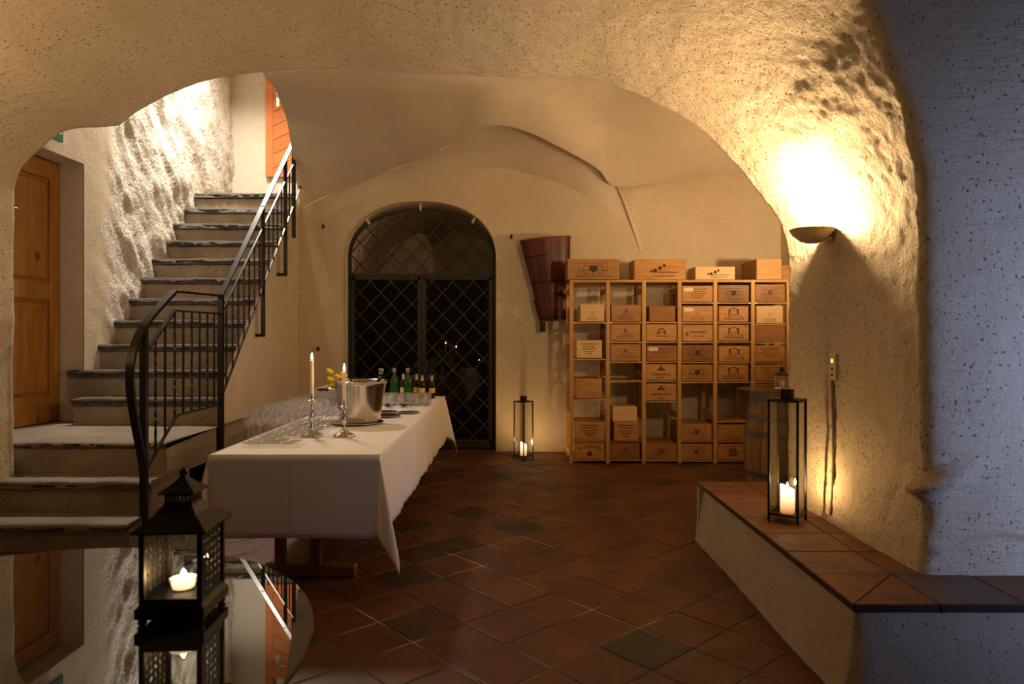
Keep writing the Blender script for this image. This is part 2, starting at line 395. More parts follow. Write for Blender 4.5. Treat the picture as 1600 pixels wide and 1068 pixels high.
# ------------------------------------------------------------------ the setting
def cat_interp(pts, n):                      # Catmull-Rom through pts, n samples per span
    out = []; m = len(pts)
    for i in range(m - 1):
        p0, p1, p2, p3 = pts[max(i - 1, 0)], pts[i], pts[i + 1], pts[min(i + 2, m - 1)]
        for k in range(n):
            t = k / n
            out.append(0.5 * ((2 * p1) + (p2 - p0) * t + (2 * p0 - 5 * p1 + 4 * p2 - p3) * t * t + (3 * p1 - p0 - 3 * p2 + p3) * t ** 3))
    out.append(pts[-1].copy()); return out
def resample(pts, n):
    L_ = [0]
    for a, b in zip(pts, pts[1:]): L_.append(L_[-1] + (b - a).length)
    out = []; j = 0
    for i in range(n):
        s_ = L_[-1] * i / (n - 1)
        while j < len(pts) - 2 and L_[j + 1] < s_: j += 1
        d = L_[j + 1] - L_[j]; f = 0 if d < 1e-9 else (s_ - L_[j]) / d
        out.append(pts[j].lerp(pts[j + 1], min(1, max(0, f))))
    return out

# --- near arch: soffit, right pier and the face towards the front room (one plaster mass)
def arch_y(px): return 4.7 if px < 200 else (4.7 - 0.45 * (px - 200) / 700 if px < 900 else 4.25 - 0.15 * (px - 900) / 328)
backpx = [(23, 845), (23, 760), (22, 690), (21, 600), (20, 450), (21, 310), (25, 278), (33, 262), (45, 246), (61, 230), (80, 214), (99, 203), (125, 198), (162, 198),
          (185, 196), (199, 186), (212, 176), (235, 164), (262, 150), (300, 134), (340, 123), (380, 117), (415, 114), (460, 110), (520, 108), (580, 110), (640, 114),
          (720, 118), (800, 121), (884, 121), (930, 127), (985, 143), (1040, 168), (1080, 193), (1115, 222), (1150, 258), (1180, 293), (1205, 328), (1222, 360),
          (1229, 385), (1231, 430), (1230, 520), (1229, 640), (1228, 760), (1228, 876)]
back = [P(x + (3 if x > 1200 else 0), y, arch_y(x)) for x, y in backpx]
frontxz = [(-3.45, 0), (-3.45, 0.8), (-3.45, 1.5), (-3.4, 2.2), (-3.2, 2.65), (-2.8, 3.0), (-2.2, 3.3), (-1.4, 3.5), (-0.5, 3.55), (0.3, 3.45), (0.8, 3.3), (1.15, 3.1), (1.36, 2.9),
           (1.47, 2.73), (1.52, 2.6), (1.57, 2.44), (1.635, 2.28), (1.68, 2.08), (1.70, 1.94), (1.705, 1.55), (1.71, 1.15), (1.72, 0.7), (1.69, 0.38), (1.69, 0)]
front = [Vector((x - (0.03 if x > 0 else 0), 2.8, z)) for x, z in frontxz]
NU = 420
# matching: split both rings into left wall / arch / right wall so the levels correspond
def split(ring, iL, iR, nL, nA, nR):
    a = resample(ring[:iL + 1], nL); b = resample(ring[iL:iR + 1], nA); c = resample(ring[iR:], nR)
    return a + b[1:] + c[1:]
bi = backpx.index((21, 310)); bj = backpx.index((1229, 385))
ringB = split(cat_interp(back, 4), bi * 4, bj * 4, 80, 400, 170)
ringF = split(cat_interp(front, 6), 3 * 6, 18 * 6, 80, 400, 170)
cen = Vector((-0.9, 0, 1.4))
def outward(p, d):
    v = Vector((p.x - cen.x, 0, max(p.z - cen.z, 0) * 1.0)); v.normalize(); return p + v * d
rows = []
rows.append([outward(p, 0.75) + Vector((0, 0.12, 0)) for p in ringB])
rows.append([outward(p, 0.25) + Vector((0, 0.08, 0)) for p in ringB])
rows.append([outward(p, 0.04) + Vector((0, 0.03, 0)) for p in ringB])
NV = 100
for j in range(NV + 1):
    t = j / NV
    row = []
    for a, b in zip(ringB, ringF):
        p = a.lerp(b, t); sag = 0.0
        q = p.copy()
        if j == NV: q = outward(q, 0.006)
        row.append(q)
    rows.append(row)
rows.append([outward(p, 0.025) + Vector((0, -0.025, 0)) for p in ringF])
for d in (0.06, 0.1, 0.15, 0.2, 0.26, 0.32, 0.4, 0.48, 0.56, 0.66, 0.76, 0.88, 1.0, 1.15, 1.3, 1.5, 1.8, 2.2, 2.8):
    rows.append([outward(p, d) + Vector((0, -0.035, 0)) for p in ringF])
mb = MB().grid(rows)
arch = mb.build('wall_arch', M_ARCH)
def arch_disp(p):
    k = 1.0 if p.y < 2.85 else min(1.0, 0.45 + max(0.0, (p.x + 1.5) / 3.0) * 0.55)
    d = fbm(p, 1.1, 2) * 0.014 + (fbm((p.x, p.y * 0.8 + p.z * 0.6, p.z * 1.2 - p.y * 0.9), 6, 3) * 0.0065 + fbm((p.x, p.y * 0.7 + p.z * 0.7, (p.z - p.y) * 1.5), 17.0, 3) * 0.0032) * k
    # broken pocket low on the outer corner of the pier
    g = math.exp(-(((p.y - 2.79) / 0.09) ** 2 + ((p.z - 0.755 - (p.x - 1.74) * 0.7) / 0.035) ** 2 + ((p.x - 1.72) / 0.12) ** 2))
    d -= 0.09 * g
    cr = p.z - (0.50 + 0.06 * math.sin(p.x * 7))
    if p.y < 2.8 and 1.72 < p.x < 2.3: d -= 0.018 * math.exp(-(cr / 0.012) ** 2)
    return -d
displace(arch, arch_disp)
props(arch, 'rough plastered arch and right pier framing the view into the cellar, with its sunlit blue face at right', 'wall', kind='structure')

# --- main vault over the far bay
G = [(470, 327, 8.0), (512, 306, 7.95), (560, 286, 7.8), (600, 270, 7.6), (645, 252, 7.35), (700, 228, 6.9), (765, 196, 6.3), (830, 208, 6.6), (890, 238, 7.1), (935, 265, 7.55), (965, 292, 7.9), (1005, 405, 8.0)]
Mf = G[:11] + [(1060, 282, 8.0), (1160, 272, 8.0), (1300, 268, 8.0)]
Mm2 = [(450, 200, 7.1), (490, 200, 7.0), (540, 198, 6.8), (590, 190, 6.6), (640, 180, 6.3), (705, 165, 6.0), (765, 150, 5.7), (830, 155, 5.9), (890, 175, 6.4), (935, 190, 6.8), (965, 200, 7.0), (1060, 200, 7.1), (1160, 200, 7.1), (1300, 240, 7.2)]
Mm1 = [(432, 143, 5.9), (475, 140, 5.7), (530, 138, 5.6), (580, 136, 5.5), (630, 134, 5.4), (700, 130, 5.35), (765, 125, 5.35), (830, 122, 5.5), (890, 125, 5.7), (935, 128, 5.8), (965, 130, 5.85), (1060, 140, 5.9), (1160, 150, 5.9), (1300, 215, 6.0)]
Mn = [(413, 120, 4.8), (460, 112, 4.75), (520, 106, 4.75), (570, 106, 4.75), (620, 104, 4.8), (690, 98, 4.85), (765, 92, 4.9), (830, 86, 4.95), (890, 84, 5.0), (935, 88, 5.0), (965, 93, 5.0), (1060, 112, 5.0), (1160, 135, 5.0), (1300, 200, 5.2)]
rows4 = [cat_interp([P(*q) for q in r], 12) for r in (Mn, Mm1, Mm2, Mf)]
cols = []
for c in zip(*rows4):
    c = list(c); cols.append([c[0] + Vector((0, -0.5, 0.35))] + cat_interp(c, 26))
vault = MB().grid(list(map(list, zip(*cols)))).build('ceiling', M_VAULT)
displace(vault, plaster_d(0.014, 0.6))
props(vault, 'smooth plastered groin vault over the far bay of the cellar', 'ceiling', kind='structure')
Lp = [(470, 400, 8.02), (482, 368, 8.02), (510, 345, 8.02), (550, 322, 8.02), (600, 301, 8.02), (667, 285, 8.02), (760, 264, 8.02), (820, 272, 8.02), (880, 293, 8.02), (928, 324, 8.02), (968, 358, 8.02), (1005, 405, 8.02)]
rl = cat_interp([P(*q) for q in Lp], 12); rg = cat_interp([P(*q) for q in G], 12)
web = MB().grid([[a.lerp(b, k / 16) + Vector((0, 0, 0.20 * math.sin(PI * k / 16))) for a, b in zip(rl, rg)] for k in range(17)]).build('ceiling_web', M_VAULT)
displace(web, plaster_d(0.006, 0.5))
props(web, 'shaded plaster web of the vault that meets the back wall over the gate', 'ceiling', kind='structure')

# --- back wall with the arched gate opening
OX0, OX1, OSP, OTOP = (539 - CX) / F * 8, (775 - CX) / F * 8, 2.27, 2.93
def otop(x):
    u = min(1, abs((x - (OX0 + OX1) / 2) / ((OX1 - OX0) / 2))); return OSP + (OTOP - OSP) * (1 - u ** 2.2) ** (1 / 2.2)
mb = MB()
def col(x, z0, nz=90): return [Vector((x, 8.0, z0 + (4.3 - z0) * k / nz)) for k in range(nz + 1)]
mb.grid([col(-2.52 + (OX0 + 2.52) * i / 14, -0.02) for i in range(15)])
mb.grid([col((OX0 + OX1) / 2 - math.cos(PI * i / 50) * (OX1 - OX0) / 2, otop((OX0 + OX1) / 2 - math.cos(PI * i / 50) * (OX1 - OX0) / 2), 50) for i in range(51)])
mb.grid([col(OX1 + (3.4 - OX1) * i / 90, -0.02) for i in range(91)])
bw = mb.build('wall_back', M_WALL)
def bwd(p):
    e = min(abs(p.x - OX0), abs(p.x - OX1)); k = min(1, e / 0.1)
    if OX0 < p.x < OX1: k = min(1, max(0, (p.z - otop(p.x)) / 0.1))
    return plaster_d(0.013, 0.8)(p) * k
displace(bw, bwd)
props(bw, 'plastered back wall pierced by the arched gate opening', 'wall', kind='structure')
# splayed reveal and the dark passage behind the gate
def oring(s_, y, dz=0):
    pts = [Vector((OX0, y, 0)), ]
    for k in range(1, 8): pts.append(Vector((OX0, y, OSP * k / 8)))
    for i in range(41):
        x = (OX0 + OX1) / 2 - math.cos(PI * i / 40) * (OX1 - OX0) / 2; pts.append(Vector((x, y, otop(x))))
    for k in range(7, -1, -1): pts.append(Vector((OX1, y, OSP * k / 8)))
    c = Vector(((OX0 + OX1) / 2, y, 1.4))
    return [Vector((c.x + (p.x - c.x) * s_, y, p.z if p.z < OSP else OSP + (p.z - OSP) * s_)) for p in pts]
rev = MB().grid([oring(1.0, 7.99), oring(0.995, 8.1), oring(0.99, 8.3), oring(1.0, 8.5)]).build('trim_1', M_WALL)
props(rev, 'plastered reveal around the arched iron gate', 'trim', kind='structure')
pas = MB()
pas.grid([oring(1.08, 8.5), oring(1.08, 9.4), oring(1.08, 10.6)])
r_ = oring(1.08, 10.6); pas.add(r_, [tuple(range(len(r_)))])
o_ = oring(1.0, 8.5); p_ = oring(1.08, 8.5); pas.grid([o_, p_])
pas.box(-3, 1, 8.3, 10.7, -0.05, -0.002)
props(pas.build('wall_passage', M_VAULT), 'dim passage behind the iron gate', 'wall', kind='structure')

# --- recess at right, closing walls, front room
def slab(name, label, mat, *bx, cat='wall', kind='structure', cuts=None):
    o = MB().box(*bx).build(name, mat); return props(o, label, cat, kind=kind)
slab('wall_right', 'plastered right wall of the far bay behind the barrel', M_WALL, 3.15, 3.3, 4.0, 8.1, 0, 4.3)
slab('wall_pier_back', 'back of the right pier beside the barrel', M_WALL, 1.80, 3.3, 4.16, 4.25, 0, 3.0)
slab('wall_front_left', 'left wall of the front room', M_FRONT, -3.75, -3.6, -2.2, 2.8, 0, 4)
slab('wall_front_back', 'wall of the front room behind the camera', M_FRONT, -3.75, 4.4, -2.35, -2.2, 0, 4)
slab('ceiling_front', 'ceiling of the front room', M_FRONT, -3.75, 4.4, -2.35, 2.75, 3.9, 4.05, cat='ceiling')
fr = MB().box(4.2, 4.4, -2.2, 0.2, 0, 4).box(4.2, 4.4, 1.8, 2.8, 0, 4).box(4.2, 4.4, 0.2, 1.8, 0, 0.4).box(4.2, 4.4, 0.2, 1.8, 1.95, 4).build('wall_front_right', M_FRONT)
props(fr, 'right wall of the front room with the window opening', 'wall', kind='structure')
wn = thing('window_1', 'window of the front room that lets in the blue daylight', 'window', (4.2, 1.0, 0.4), kind='structure')
MB().box(-0.02, 0.05, -0.8, -0.74, 0, 1.55).box(-0.02, 0.05, 0.74, 0.8, 0, 1.55).box(-0.02, 0.05, -0.8, 0.8, 0, 0.06).box(-0.02, 0.05, -0.8, 0.8, 1.49, 1.55).box(-0.02, 0.05, -0.03, 0.03, 0.06, 1.49).build('window_frame', M_SIGNW, wn)
MB().box(0.02, 0.026, -0.74, 0.74, 0.06, 1.49).build('window_pane', M_PANE, wn)

# --- stair well: left wall with the pine door, far wall, ceiling
def lwall(y, z):
    return Vector((-3.78 + (0.10 if y < 5.0 else 0) * 0, y, z))
ys = [4.4 + 5.0 * i / 150 for i in range(151)]; zs = [-0.05 + 5.9 * k / 170 for k in range(171)]
DY0, DY1, DZ0, DZ1 = 5.12, 6.03, 0.60, 2.87
def nearest(v, a): return min(range(len(a)), key=lambda i: abs(a[i] - v))
i0, i1, k0, k1 = nearest(DY0, ys), nearest(DY1, ys), nearest(DZ0, zs), nearest(DZ1, zs)
ys[i0], ys[i1], zs[k0], zs[k1] = DY0, DY1, DZ0, DZ1
lw = MB().grid([[lwall(y, z) for z in zs] for y in ys], keep=lambda i, j: not (i0 <= i < i1 and k0 <= j < k1))
MSPL = 62
lw = lw.build('wall_left', M_STAIRWALL)
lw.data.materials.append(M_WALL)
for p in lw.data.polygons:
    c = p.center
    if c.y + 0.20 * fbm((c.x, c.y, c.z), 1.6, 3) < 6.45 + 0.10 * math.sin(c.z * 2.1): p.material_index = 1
def lwd(p):
    inx = DY0 - 0.12 < p.y < DY1 + 0.12 and DZ0 - 0.1 < p.z < DZ1 + 0.12
    e = max(max(DY0 - p.y, p.y - DY1), max(DZ0 - p.z, p.z - DZ1)); k = min(1, max(0, e / 0.12))
    t = min(1, max(0, (p.y - 6.25) / 0.45))
    c, s_ = math.cos(0.9), math.sin(0.9)
    a, b = p.y * c - p.z * s_, p.y * s_ + p.z * c
    rough = fbm((a * 0.5, b * 2.6, 3.1), 2.4, 4) * 0.035 + fbm((a * 0.8, b * 4.5, 1.3), 6, 3) * 0.018 + fbm(p, 1.2, 3) * 0.04
    return -k * (fbm(p, 1.5, 3) * 0.012 * (1 - t) + (rough - 0.02) * t)
displace(lw, lwd)
props(lw, 'rough whitewashed wall along the left side of the stone stairs', 'wall', kind='structure')
rv = MB()
rv.box(-4.06, -3.79, DY1, DY1 + 0.1, DZ0 - 0.1, DZ1).box(-4.06, -3.79, DY0 - 0.1, DY0, DZ0 - 0.1, DZ1).box(-4.06, -3.79, DY0 - 0.1, DY1 + 0.1, DZ1, DZ1 + 0.1)
props(rv.build('trim_2', M_WALL), 'plastered reveal around the pine door', 'trim', kind='structure')
props(MB().box(-4.2, -2.3, 9.28, 9.4, 0, 5.9).build('wall_stair_end', M_ENDWALL), 'bright wall at the head of the stairs beside the orange door', 'wall', kind='structure')
props(MB().box(-2.52, -2.4, 8.02, 9.4, 0, 5.9).build('wall_stair_right', M_WALL), 'wall on the right side of the upper stairs', 'wall', kind='structure')
props(MB().box(-4.2, -1.6, 4.9, 9.4, 5.75, 5.9).build('ceiling_stair', M_VAULT), 'ceiling of the stair well', 'ceiling', kind='structure')
props(MB().box(-4.2, -1.4, 4.78, 4.9, 3.4, 5.9).build('wall_stair_front', M_VAULT), 'wall above the near arch on the stair side', 'wall', kind='structure')

# flank wall carrying the stairs on the room side
NY = 60
def ftop(y): return 0.86 + (y - 5.70) * 0.962
fl = MB().grid([[Vector((-2.455 - 0.02 * (y - 5.7), y, ftop(y) * k / 40)) for k in range(41)] for y in [5.68 + 2.36 * i / NY for i in range(NY + 1)]])
fo = fl.build('wall_flank', M_WALL); displace(fo, lambda p: -plaster_d(0.010, 0.8)(p) * (0 if p.z < 0 else 1))
props(fo, 'plastered flank wall under the stair railing behind the table', 'wall', kind='structure')

# --- staircase
stairs = thing('staircase', 'worn stone staircase rising at left past the pine door to the bright upper landing', 'staircase', (-3.1, 4.2, 0), kind='structure')
def rough_box(x0, x1, y0, y1, z0, z1, nx=24, amp=0.008, r=0.012):
    m = MB(); prof = [(y1, z1), ((y0 + y1) / 2, z1), (y0 + r * 3, z1), (y0 + r, z1 - r * 0.2), (y0, z1 - r), (y0, z1 - r * 3), (y0, (z0 + z1) / 2), (y0, z0)]
    rws = []
    for i in range(nx + 1):
        x = x0 + (x1 - x0) * i / nx
        rws.append([Vector((x, y, z)) + Vector((0, fbm((x, y, z), 6, 3), fbm((x + 5, y, z), 5, 3) * (0.6 if k < 6 else 0))) * amp for k, (y, z) in enumerate(prof)])
    m.grid(rws)
    n = len(prof)
    for rr, fl_ in ((rws[0], False), (rws[-1], True)):
        f = list(range(n)) + [n]; vs = rr + [Vector((rr[0].x, y1, z0))]
        m.add(vs, [tuple(f if fl_ else f[::-1])])
    return m
def step(x0, x1, y0, y1, ztop, zbot, tread=0.06, over=0.022, tmat=None):
    b = rough_box(x0, x1, y0 + over, y1, zbot, ztop - tread, amp=0.010); o = b.build('step', M_STEP, stairs, world=True)
    t_ = rough_box(x0, x1, y0, y1, ztop - tread, ztop, amp=0.012, r=0.014); t_.build('tread', tmat or M_STONE, o); 
    kids[o][-1].data.transform(Matrix.Translation(-Vector(stairs.location)))
step(-4.3, -2.40, 4.26, 4.8, 0.18, -0.01, 0.05, tmat=M_STEPT)
step(-4.3, -2.41, 4.545, 5.1, 0.385, 0.15, 0.05, tmat=M_STEPT)
step(-4.05, -2.43, 4.80, 6.3, 0.604, 0.35, 0.02, 0.006, tmat=M_STEPT)
for n in range(1, 12):
    yn = 5.50 + n * 0.243; zn = 0.604 + n * 0.224
    step(-3.9 + (0.20 if n == 1 else 0.0), -2.47 - 0.004 * n, yn, yn + 0.36, zn, zn - 0.30 if n > 1 else 0.55)
MB().box(-4.0, -2.52, 8.5, 9.3, 2.9, 3.07).build('landing', M_STONE, stairs, world=True)

# --- floor: mortar bed, single terracotta tiles
fl = MB().box(-4.4, 4.4, -2.4, 8.6, -0.06, -0.0045).build('floor', M_MORTAR)
props(fl, 'dark terracotta tiled floor laid diagonally across the cellar', 'floor', kind='structure')
A0 = Vector((-0.437, 3.022)); U = Vector((0.2145, 0.1915)); V = Vector((0.1915, -0.2145)); TS = U.length
def tile_mesh(name, sx, sy, h, mat, b=0.006):
    m = MB(); a, c = sx / 2, sy / 2
    vs = [(-a, -c, -h), (a, -c, -h), (a, c, -h), (-a, c, -h), (-a, -c, -b * 0.5), (a, -c, -b * 0.5), (a, c, -b * 0.5), (-a, c, -b * 0.5), (-a + b, -c + b, 0), (a - b, -c + b, 0), (a - b, c - b, 0), (-a + b, c - b, 0)]
    m.add(vs, [(8, 9, 10, 11), (4, 5, 9, 8), (5, 6, 10, 9), (6, 7, 11, 10), (7, 4, 8, 11), (0, 1, 5, 4), (1, 2, 6, 5), (2, 3, 7, 6), (3, 0, 4, 7)])
    return m.mesh(name, mat)
tm = tile_mesh('tile', TS - 0.011, TS - 0.011, 0.02, M_TILE, 0.004)
cand = []
for i in range(-40, 50):
    jit = R.uniform(-0.012, 0.012)
    for j in range(-40, 50):
        c = A0 + U * (j + 0.5) + V * (i + 0.5) + U * jit
        if not (-3.3 < c.x < 4.2 and 0.4 < c.y < 8.45): continue
        if c.x < -2.35 and c.y > 4.15: continue
        if c.x > 1.4 and 2.6 < c.y < 4.4: continue
        px = CX + c.x / c.y * F; py = HY + CAMH * F / c.y
        vis = -60 < px < 1640 and py < 1110 and not (c.x > 1.4 and c.y < 4.5) and not (c.x < -1.7 and c.y > 3.5)
        inpic = vis and not (c.x > 1.85)
        cand.append((1 / c.y ** 3 if inpic else 0, c, R.uniform(-0.0025, 0.001), (R.uniform(-0.006, 0.006), R.uniform(-0.006, 0.006))))
cand.sort(key=lambda q: -q[0])
ang = math.atan2(U.y, U.x)
rest = MB()
for q, (k, c, dz, rt) in enumerate(cand):
    if q < 300 and k > 0:
        o = link('tile', tm, fl); o.location = (c.x, c.y, dz); o.rotation_euler = (rt[0] * 0.4, rt[1] * 0.4, ang + rt[0])
    else:
        Mx = Matrix.Translation((c.x, c.y, dz)) @ Matrix.Rotation(ang + rt[0], 4, 'Z')
        rest.add([v.co.copy() for v in tm.vertices], [tuple(p.vertices) for p in tm.polygons], False, Mx)
ro = rest.build('tile_field', M_TILE, fl); ro['kind'] = 'stuff'

# --- masonry bench with tiled top
bench = thing('masonry_bench', 'low plastered masonry bench with a terracotta tiled top along the right pier', 'bench', (1.4, 3.2, 0), kind='structure')
bm = MB()
def side(y): return 1.262 - 0.00 * y
sec = []
for i in range(61):
    y = 4.54 - (4.54 - 2.50) * i / 60
    sec.append([Vector((1.265 - 0.05 * (1 - k / 20) * (1 if y < 4.2 else 1), y, 0.352 * k / 20)) for k in range(21)])
for i in range(1, 81):
    x = 1.265 + (4.25 - 1.265) * i / 80
    sec.append([Vector((x - 0.05 * (1 - k / 20) * max(0, 1 - i / 8), 2.50 - 0.05 * (1 - k / 20), 0.352 * k / 20)) for k in range(21)])
bm.grid(sec)
bm.box(1.27, 4.2, 2.51, 2.9, 0.33, 0.350).box(1.27, 1.9, 2.51, 4.53, 0.33, 0.350).box(1.23, 1.9, 4.50, 4.54, 0, 0.35)
bo = bm.build('base', M_BENCHWALL, bench, world=True)
displace(bo, lambda p: (fbm(p, 2, 3) * 0.008 + fbm(p, 9, 3) * 0.006) if p.z < 0.32 else 0)
zt = 0.380
def btile(poly, name='tile'):
    g = 0.0035; c = sum((Vector(p) for p in poly), Vector((0, 0))) / len(poly)
    ins = []
    n = len(poly)
    for k in range(n):
        p = Vector(poly[k]); d = (c - p); d.normalize(); ins.append(p + d * g * 1.5)
    top = [p + (c - p).normalized() * 0.005 for p in ins]
    m = MB(); dz = R.uniform(-0.001, 0.001)
    vs = [(p.x, p.y, 0.352) for p in ins] + [(p.x, p.y, zt - 0.003 + dz) for p in ins] + [(p.x, p.y, zt + dz) for p in top]
    fs = [tuple(range(2 * n, 3 * n))]
    for k in range(n):
        k2 = (k + 1) % n; fs += [(k, k2, n + k2, n + k), (n + k, n + k2, 2 * n + k2, 2 * n + k)]
    m.add(vs, fs)
    o = m.build(name, M_BTILE, bench, world=True, fix=True); o.data.materials.append(M_TEDGE)
    for p in o.data.polygons:
        if abs(p.normal.z) < 0.5: p.material_index = 1
yl = [2.49, 2.79, 3.08, 3.37, 3.66, 3.97, 4.26, 4.57]
x0, xm, xw = 1.235, 1.553, 1.86
btile([(x0, 2.47), (xm, 2.79), (x0, 2.79)]); btile([(x0, 2.47), (xm, 2.47), (xm, 2.79)])
for a, b in zip(yl[1:], yl[2:]):
    btile([(x0, a), (xm, a), (xm, b), (x0, b)]); btile([(xm, a), (xw, a), (xw, b), (xm, b)])
xs = [xm, 1.865, 2.17, 2.475, 2.78, 3.08, 3.39, 3.70, 4.0, 4.25]
for a, b in zip(xs, xs[1:]):
    btile([(a, 2.47), (b, 2.47), (b, 2.79), (a, 2.79)])
MB().box(x0 + 0.008, 4.2, 2.478, 2.8, 0.348, 0.374).box(x0 + 0.008, 1.86, 2.478, 4.56, 0.348, 0.374).build('mortar_bed', M_MORTAR, bench, world=True)

# ------------------------------------------------------------------ iron gate
gate = thing('iron_gate', 'tall arched iron gate with diamond lattice over dark glazed doors in the back wall', 'gate', ((OX0 + OX1) / 2, 8.14, 0))
gw = 0.86; gx0, gx1 = -gw, gw; gz0, gtr, gsp, gtop = 0.06, 2.06, 2.30, 2.86
def gz(x):
    u = min(1, abs(x) / gw); return gsp + (gtop - gsp) * (1 - u ** 2.1) ** (1 / 2.1)
fm = MB(); pts = [Vector((-gw, 0, 0.02))] + [Vector((-gw * math.cos(PI * i / 40), 0, gz(-gw * math.cos(PI * i / 40)))) for i in range(41)] + [Vector((gw, 0, 0.02))]
for a, b in zip(pts, pts[1:]): fm.bar(a, b, 0.036, 0.03, side=(0, 1, 0))
fm.bar((-gw, 0, gtr + 0.02), (gw, 0, gtr + 0.02), 0.04, 0.035); fm.bar((-gw, 0, 0.05), (gw, 0, 0.05), 0.04, 0.04)
fm.build('frame', M_GATE, gate)
for s_ in (-1, 1):
    leaf = MB(); a, b = (s_ * 0.012, s_ * (gw - 0.025)); x0_, x1_ = min(a, b), max(a, b)
    leaf.bar((x0_ + 0.018, -0.01, 0.08), (x0_ + 0.018, -0.01, gtr - 0.01), 0.036, 0.03).bar((x1_ - 0.018, -0.01, 0.08), (x1_ - 0.018, -0.01, gtr - 0.01), 0.036, 0.03)
    leaf.bar((x0_, -0.01, 0.10), (x1_, -0.01, 0.10), 0.03, 0.04).bar((x0_, -0.01, gtr - 0.02), (x1_, -0.01, gtr - 0.02), 0.03, 0.035)
    lo = leaf.build('door_leaf', M_GATE, gate)
    MB().box(x0_ + 0.03, x1_ - 0.03, 0.012, 0.016, 0.11, gtr - 0.03).build('glass_pane', M_GATEGLASS, lo)
def lattice(inside, x0_, x1_, z0_, z1_, y, off=0.0):
    n = 0
    for sg in (-1, 1):
        for k in range(-14, 16):
            c = k * 0.245 * 1.07 + off
            run = []
            for i in range(401):
                x = x0_ + (x1_ - x0_) * i / 400; z = sg * 1.07 * x + c + (z0_ + z1_) / 2
                if inside(x, z): run.append((x, z))
            if len(run) > 14:
                (a, b), (c2, d) = run[0], run[-1]
                MB().bar((a, y - (0.007 if sg > 0 else 0), b), (c2, y - (0.007 if sg > 0 else 0), d), 0.013, 0.012, side=(0, 1, 0)).build('lattice_bar', M_GATE, gate)
lattice(lambda x, z: abs(x) < gw - 0.01 and gtr + 0.03 < z < gz(x), -gw, gw, gtr, gtop, 0.0)
lattice(lambda x, z: -gw + 0.04 < x < -0.04 and 0.11 < z < gtr - 0.03, -gw, 0, 0, gtr, -0.01, 0.05)
lattice(lambda x, z: 0.04 < x < gw - 0.04 and 0.11 < z < gtr - 0.03, 0, gw, 0, gtr, -0.01, 0.05)
for x, z, dx, dz in ((-0.015, gtop, 0, 0.1), (-0.62, gz(-0.62), -0.06, 0.09), (0.60, gz(0.60), 0.05, 0.08)):
    MB().bar((x, -0.02, z - 0.02), (x + dx, -0.02, z + dz), 0.02, 0.03).build('wall_anchor', M_SOCK, gate)
MB().bar((0.06, -0.03, 1.0), (0.06, -0.06, 1.0), 0.03, 0.12).bar((0.03, -0.065, 1.02), (0.14, -0.065, 1.02), 0.015, 0.015).build('handle', M_GATE, gate)

# ------------------------------------------------------------------ doors
door = thing('door_1', 'honey coloured pine panel door in the left wall at the stair landing', 'door', (-4.0, 5.30, 0.604), kind='structure')
W_, H_ = 0.72, 2.25
MB().box(-0.03, -0.012, -0.0, W_, 0.01, H_).build('door_panel', M_DOOR, door)
d = MB()
d.bbox(-0.02, 0.012, -0.02, 0.13, 0.01, H_, 0.004).bbox(-0.02, 0.012, W_ - 0.12, W_, 0.01, H_, 0.004)
for a, b in ((0.01, 0.24), (1.06, 1.20), (H_ - 0.15, H_)): d.bbox(-0.02, 0.011, 0.13, W_ - 0.12, a, b, 0.003)
d.build('door_frame', M_DOOR, door)
for a, b in ((0.27, 1.03), (1.23, H_ - 0.18)):
    MB().bbox(-0.015, 0.002, 0.17, W_ - 0.16, a, b, 0.012).build('raised_panel', M_DOOR, door)
MB().bbox(0.012, 0.018, 0.02, 0.075, 1.62, 1.82, 0.002).tube([(0.018, 0.045, 1.76), (0.06, 0.045, 1.76), (0.06, 0.15, 1.76)], 0.008).build('handle', M_STEEL, door)
MB().box(-0.06, 0.0, -0.02, W_ + 0.01, H_, H_ + 0.012).box(-0.06, 0.004, W_, W_ + 0.012, 0, H_).build('door_stop', M_DARK, door)
d2 = thing('door_2', 'orange boarded door with diagonal planks at the head of the stairs', 'door', (-3.33, 9.24, 3.50), kind='structure')
MB().bbox(0, 0.10, -0.02, 0.03, 0, 2.0 * 0.7, 0.004).bbox(0.1, 0.9, -0.02, 0.03, 0, 0.03, 0.003).build('door_frame', M_ORANGE, d2)
for k in range(9):
    z = -0.45 + k * 0.19; x0_, x1_ = 0.10, 0.88
    def cl(v): return min(1.40, max(0.02, v))
    a, b, c, e = cl(z), cl(z + 0.38), cl(z + 0.19 - 0.008 + 0.38), cl(z + 0.19 - 0.008)
    if c - b < 0.01 and e - a < 0.01: continue
    MB().prism([(x0_, a), (x1_, b), (x1_, c), (x0_, e)], 'y', -0.012, 0.02).build('plank', M_ORANGE, d2)
MB().bbox(0.045 + 0.1, 0.09 + 0.1, -0.02, -0.012, 0.95, 1.17, 0.002).tube([(0.165, -0.02, 1.08), (0.165, -0.06, 1.08), (0.26, -0.06, 1.08)], 0.009).build('handle', M_STEEL, d2)

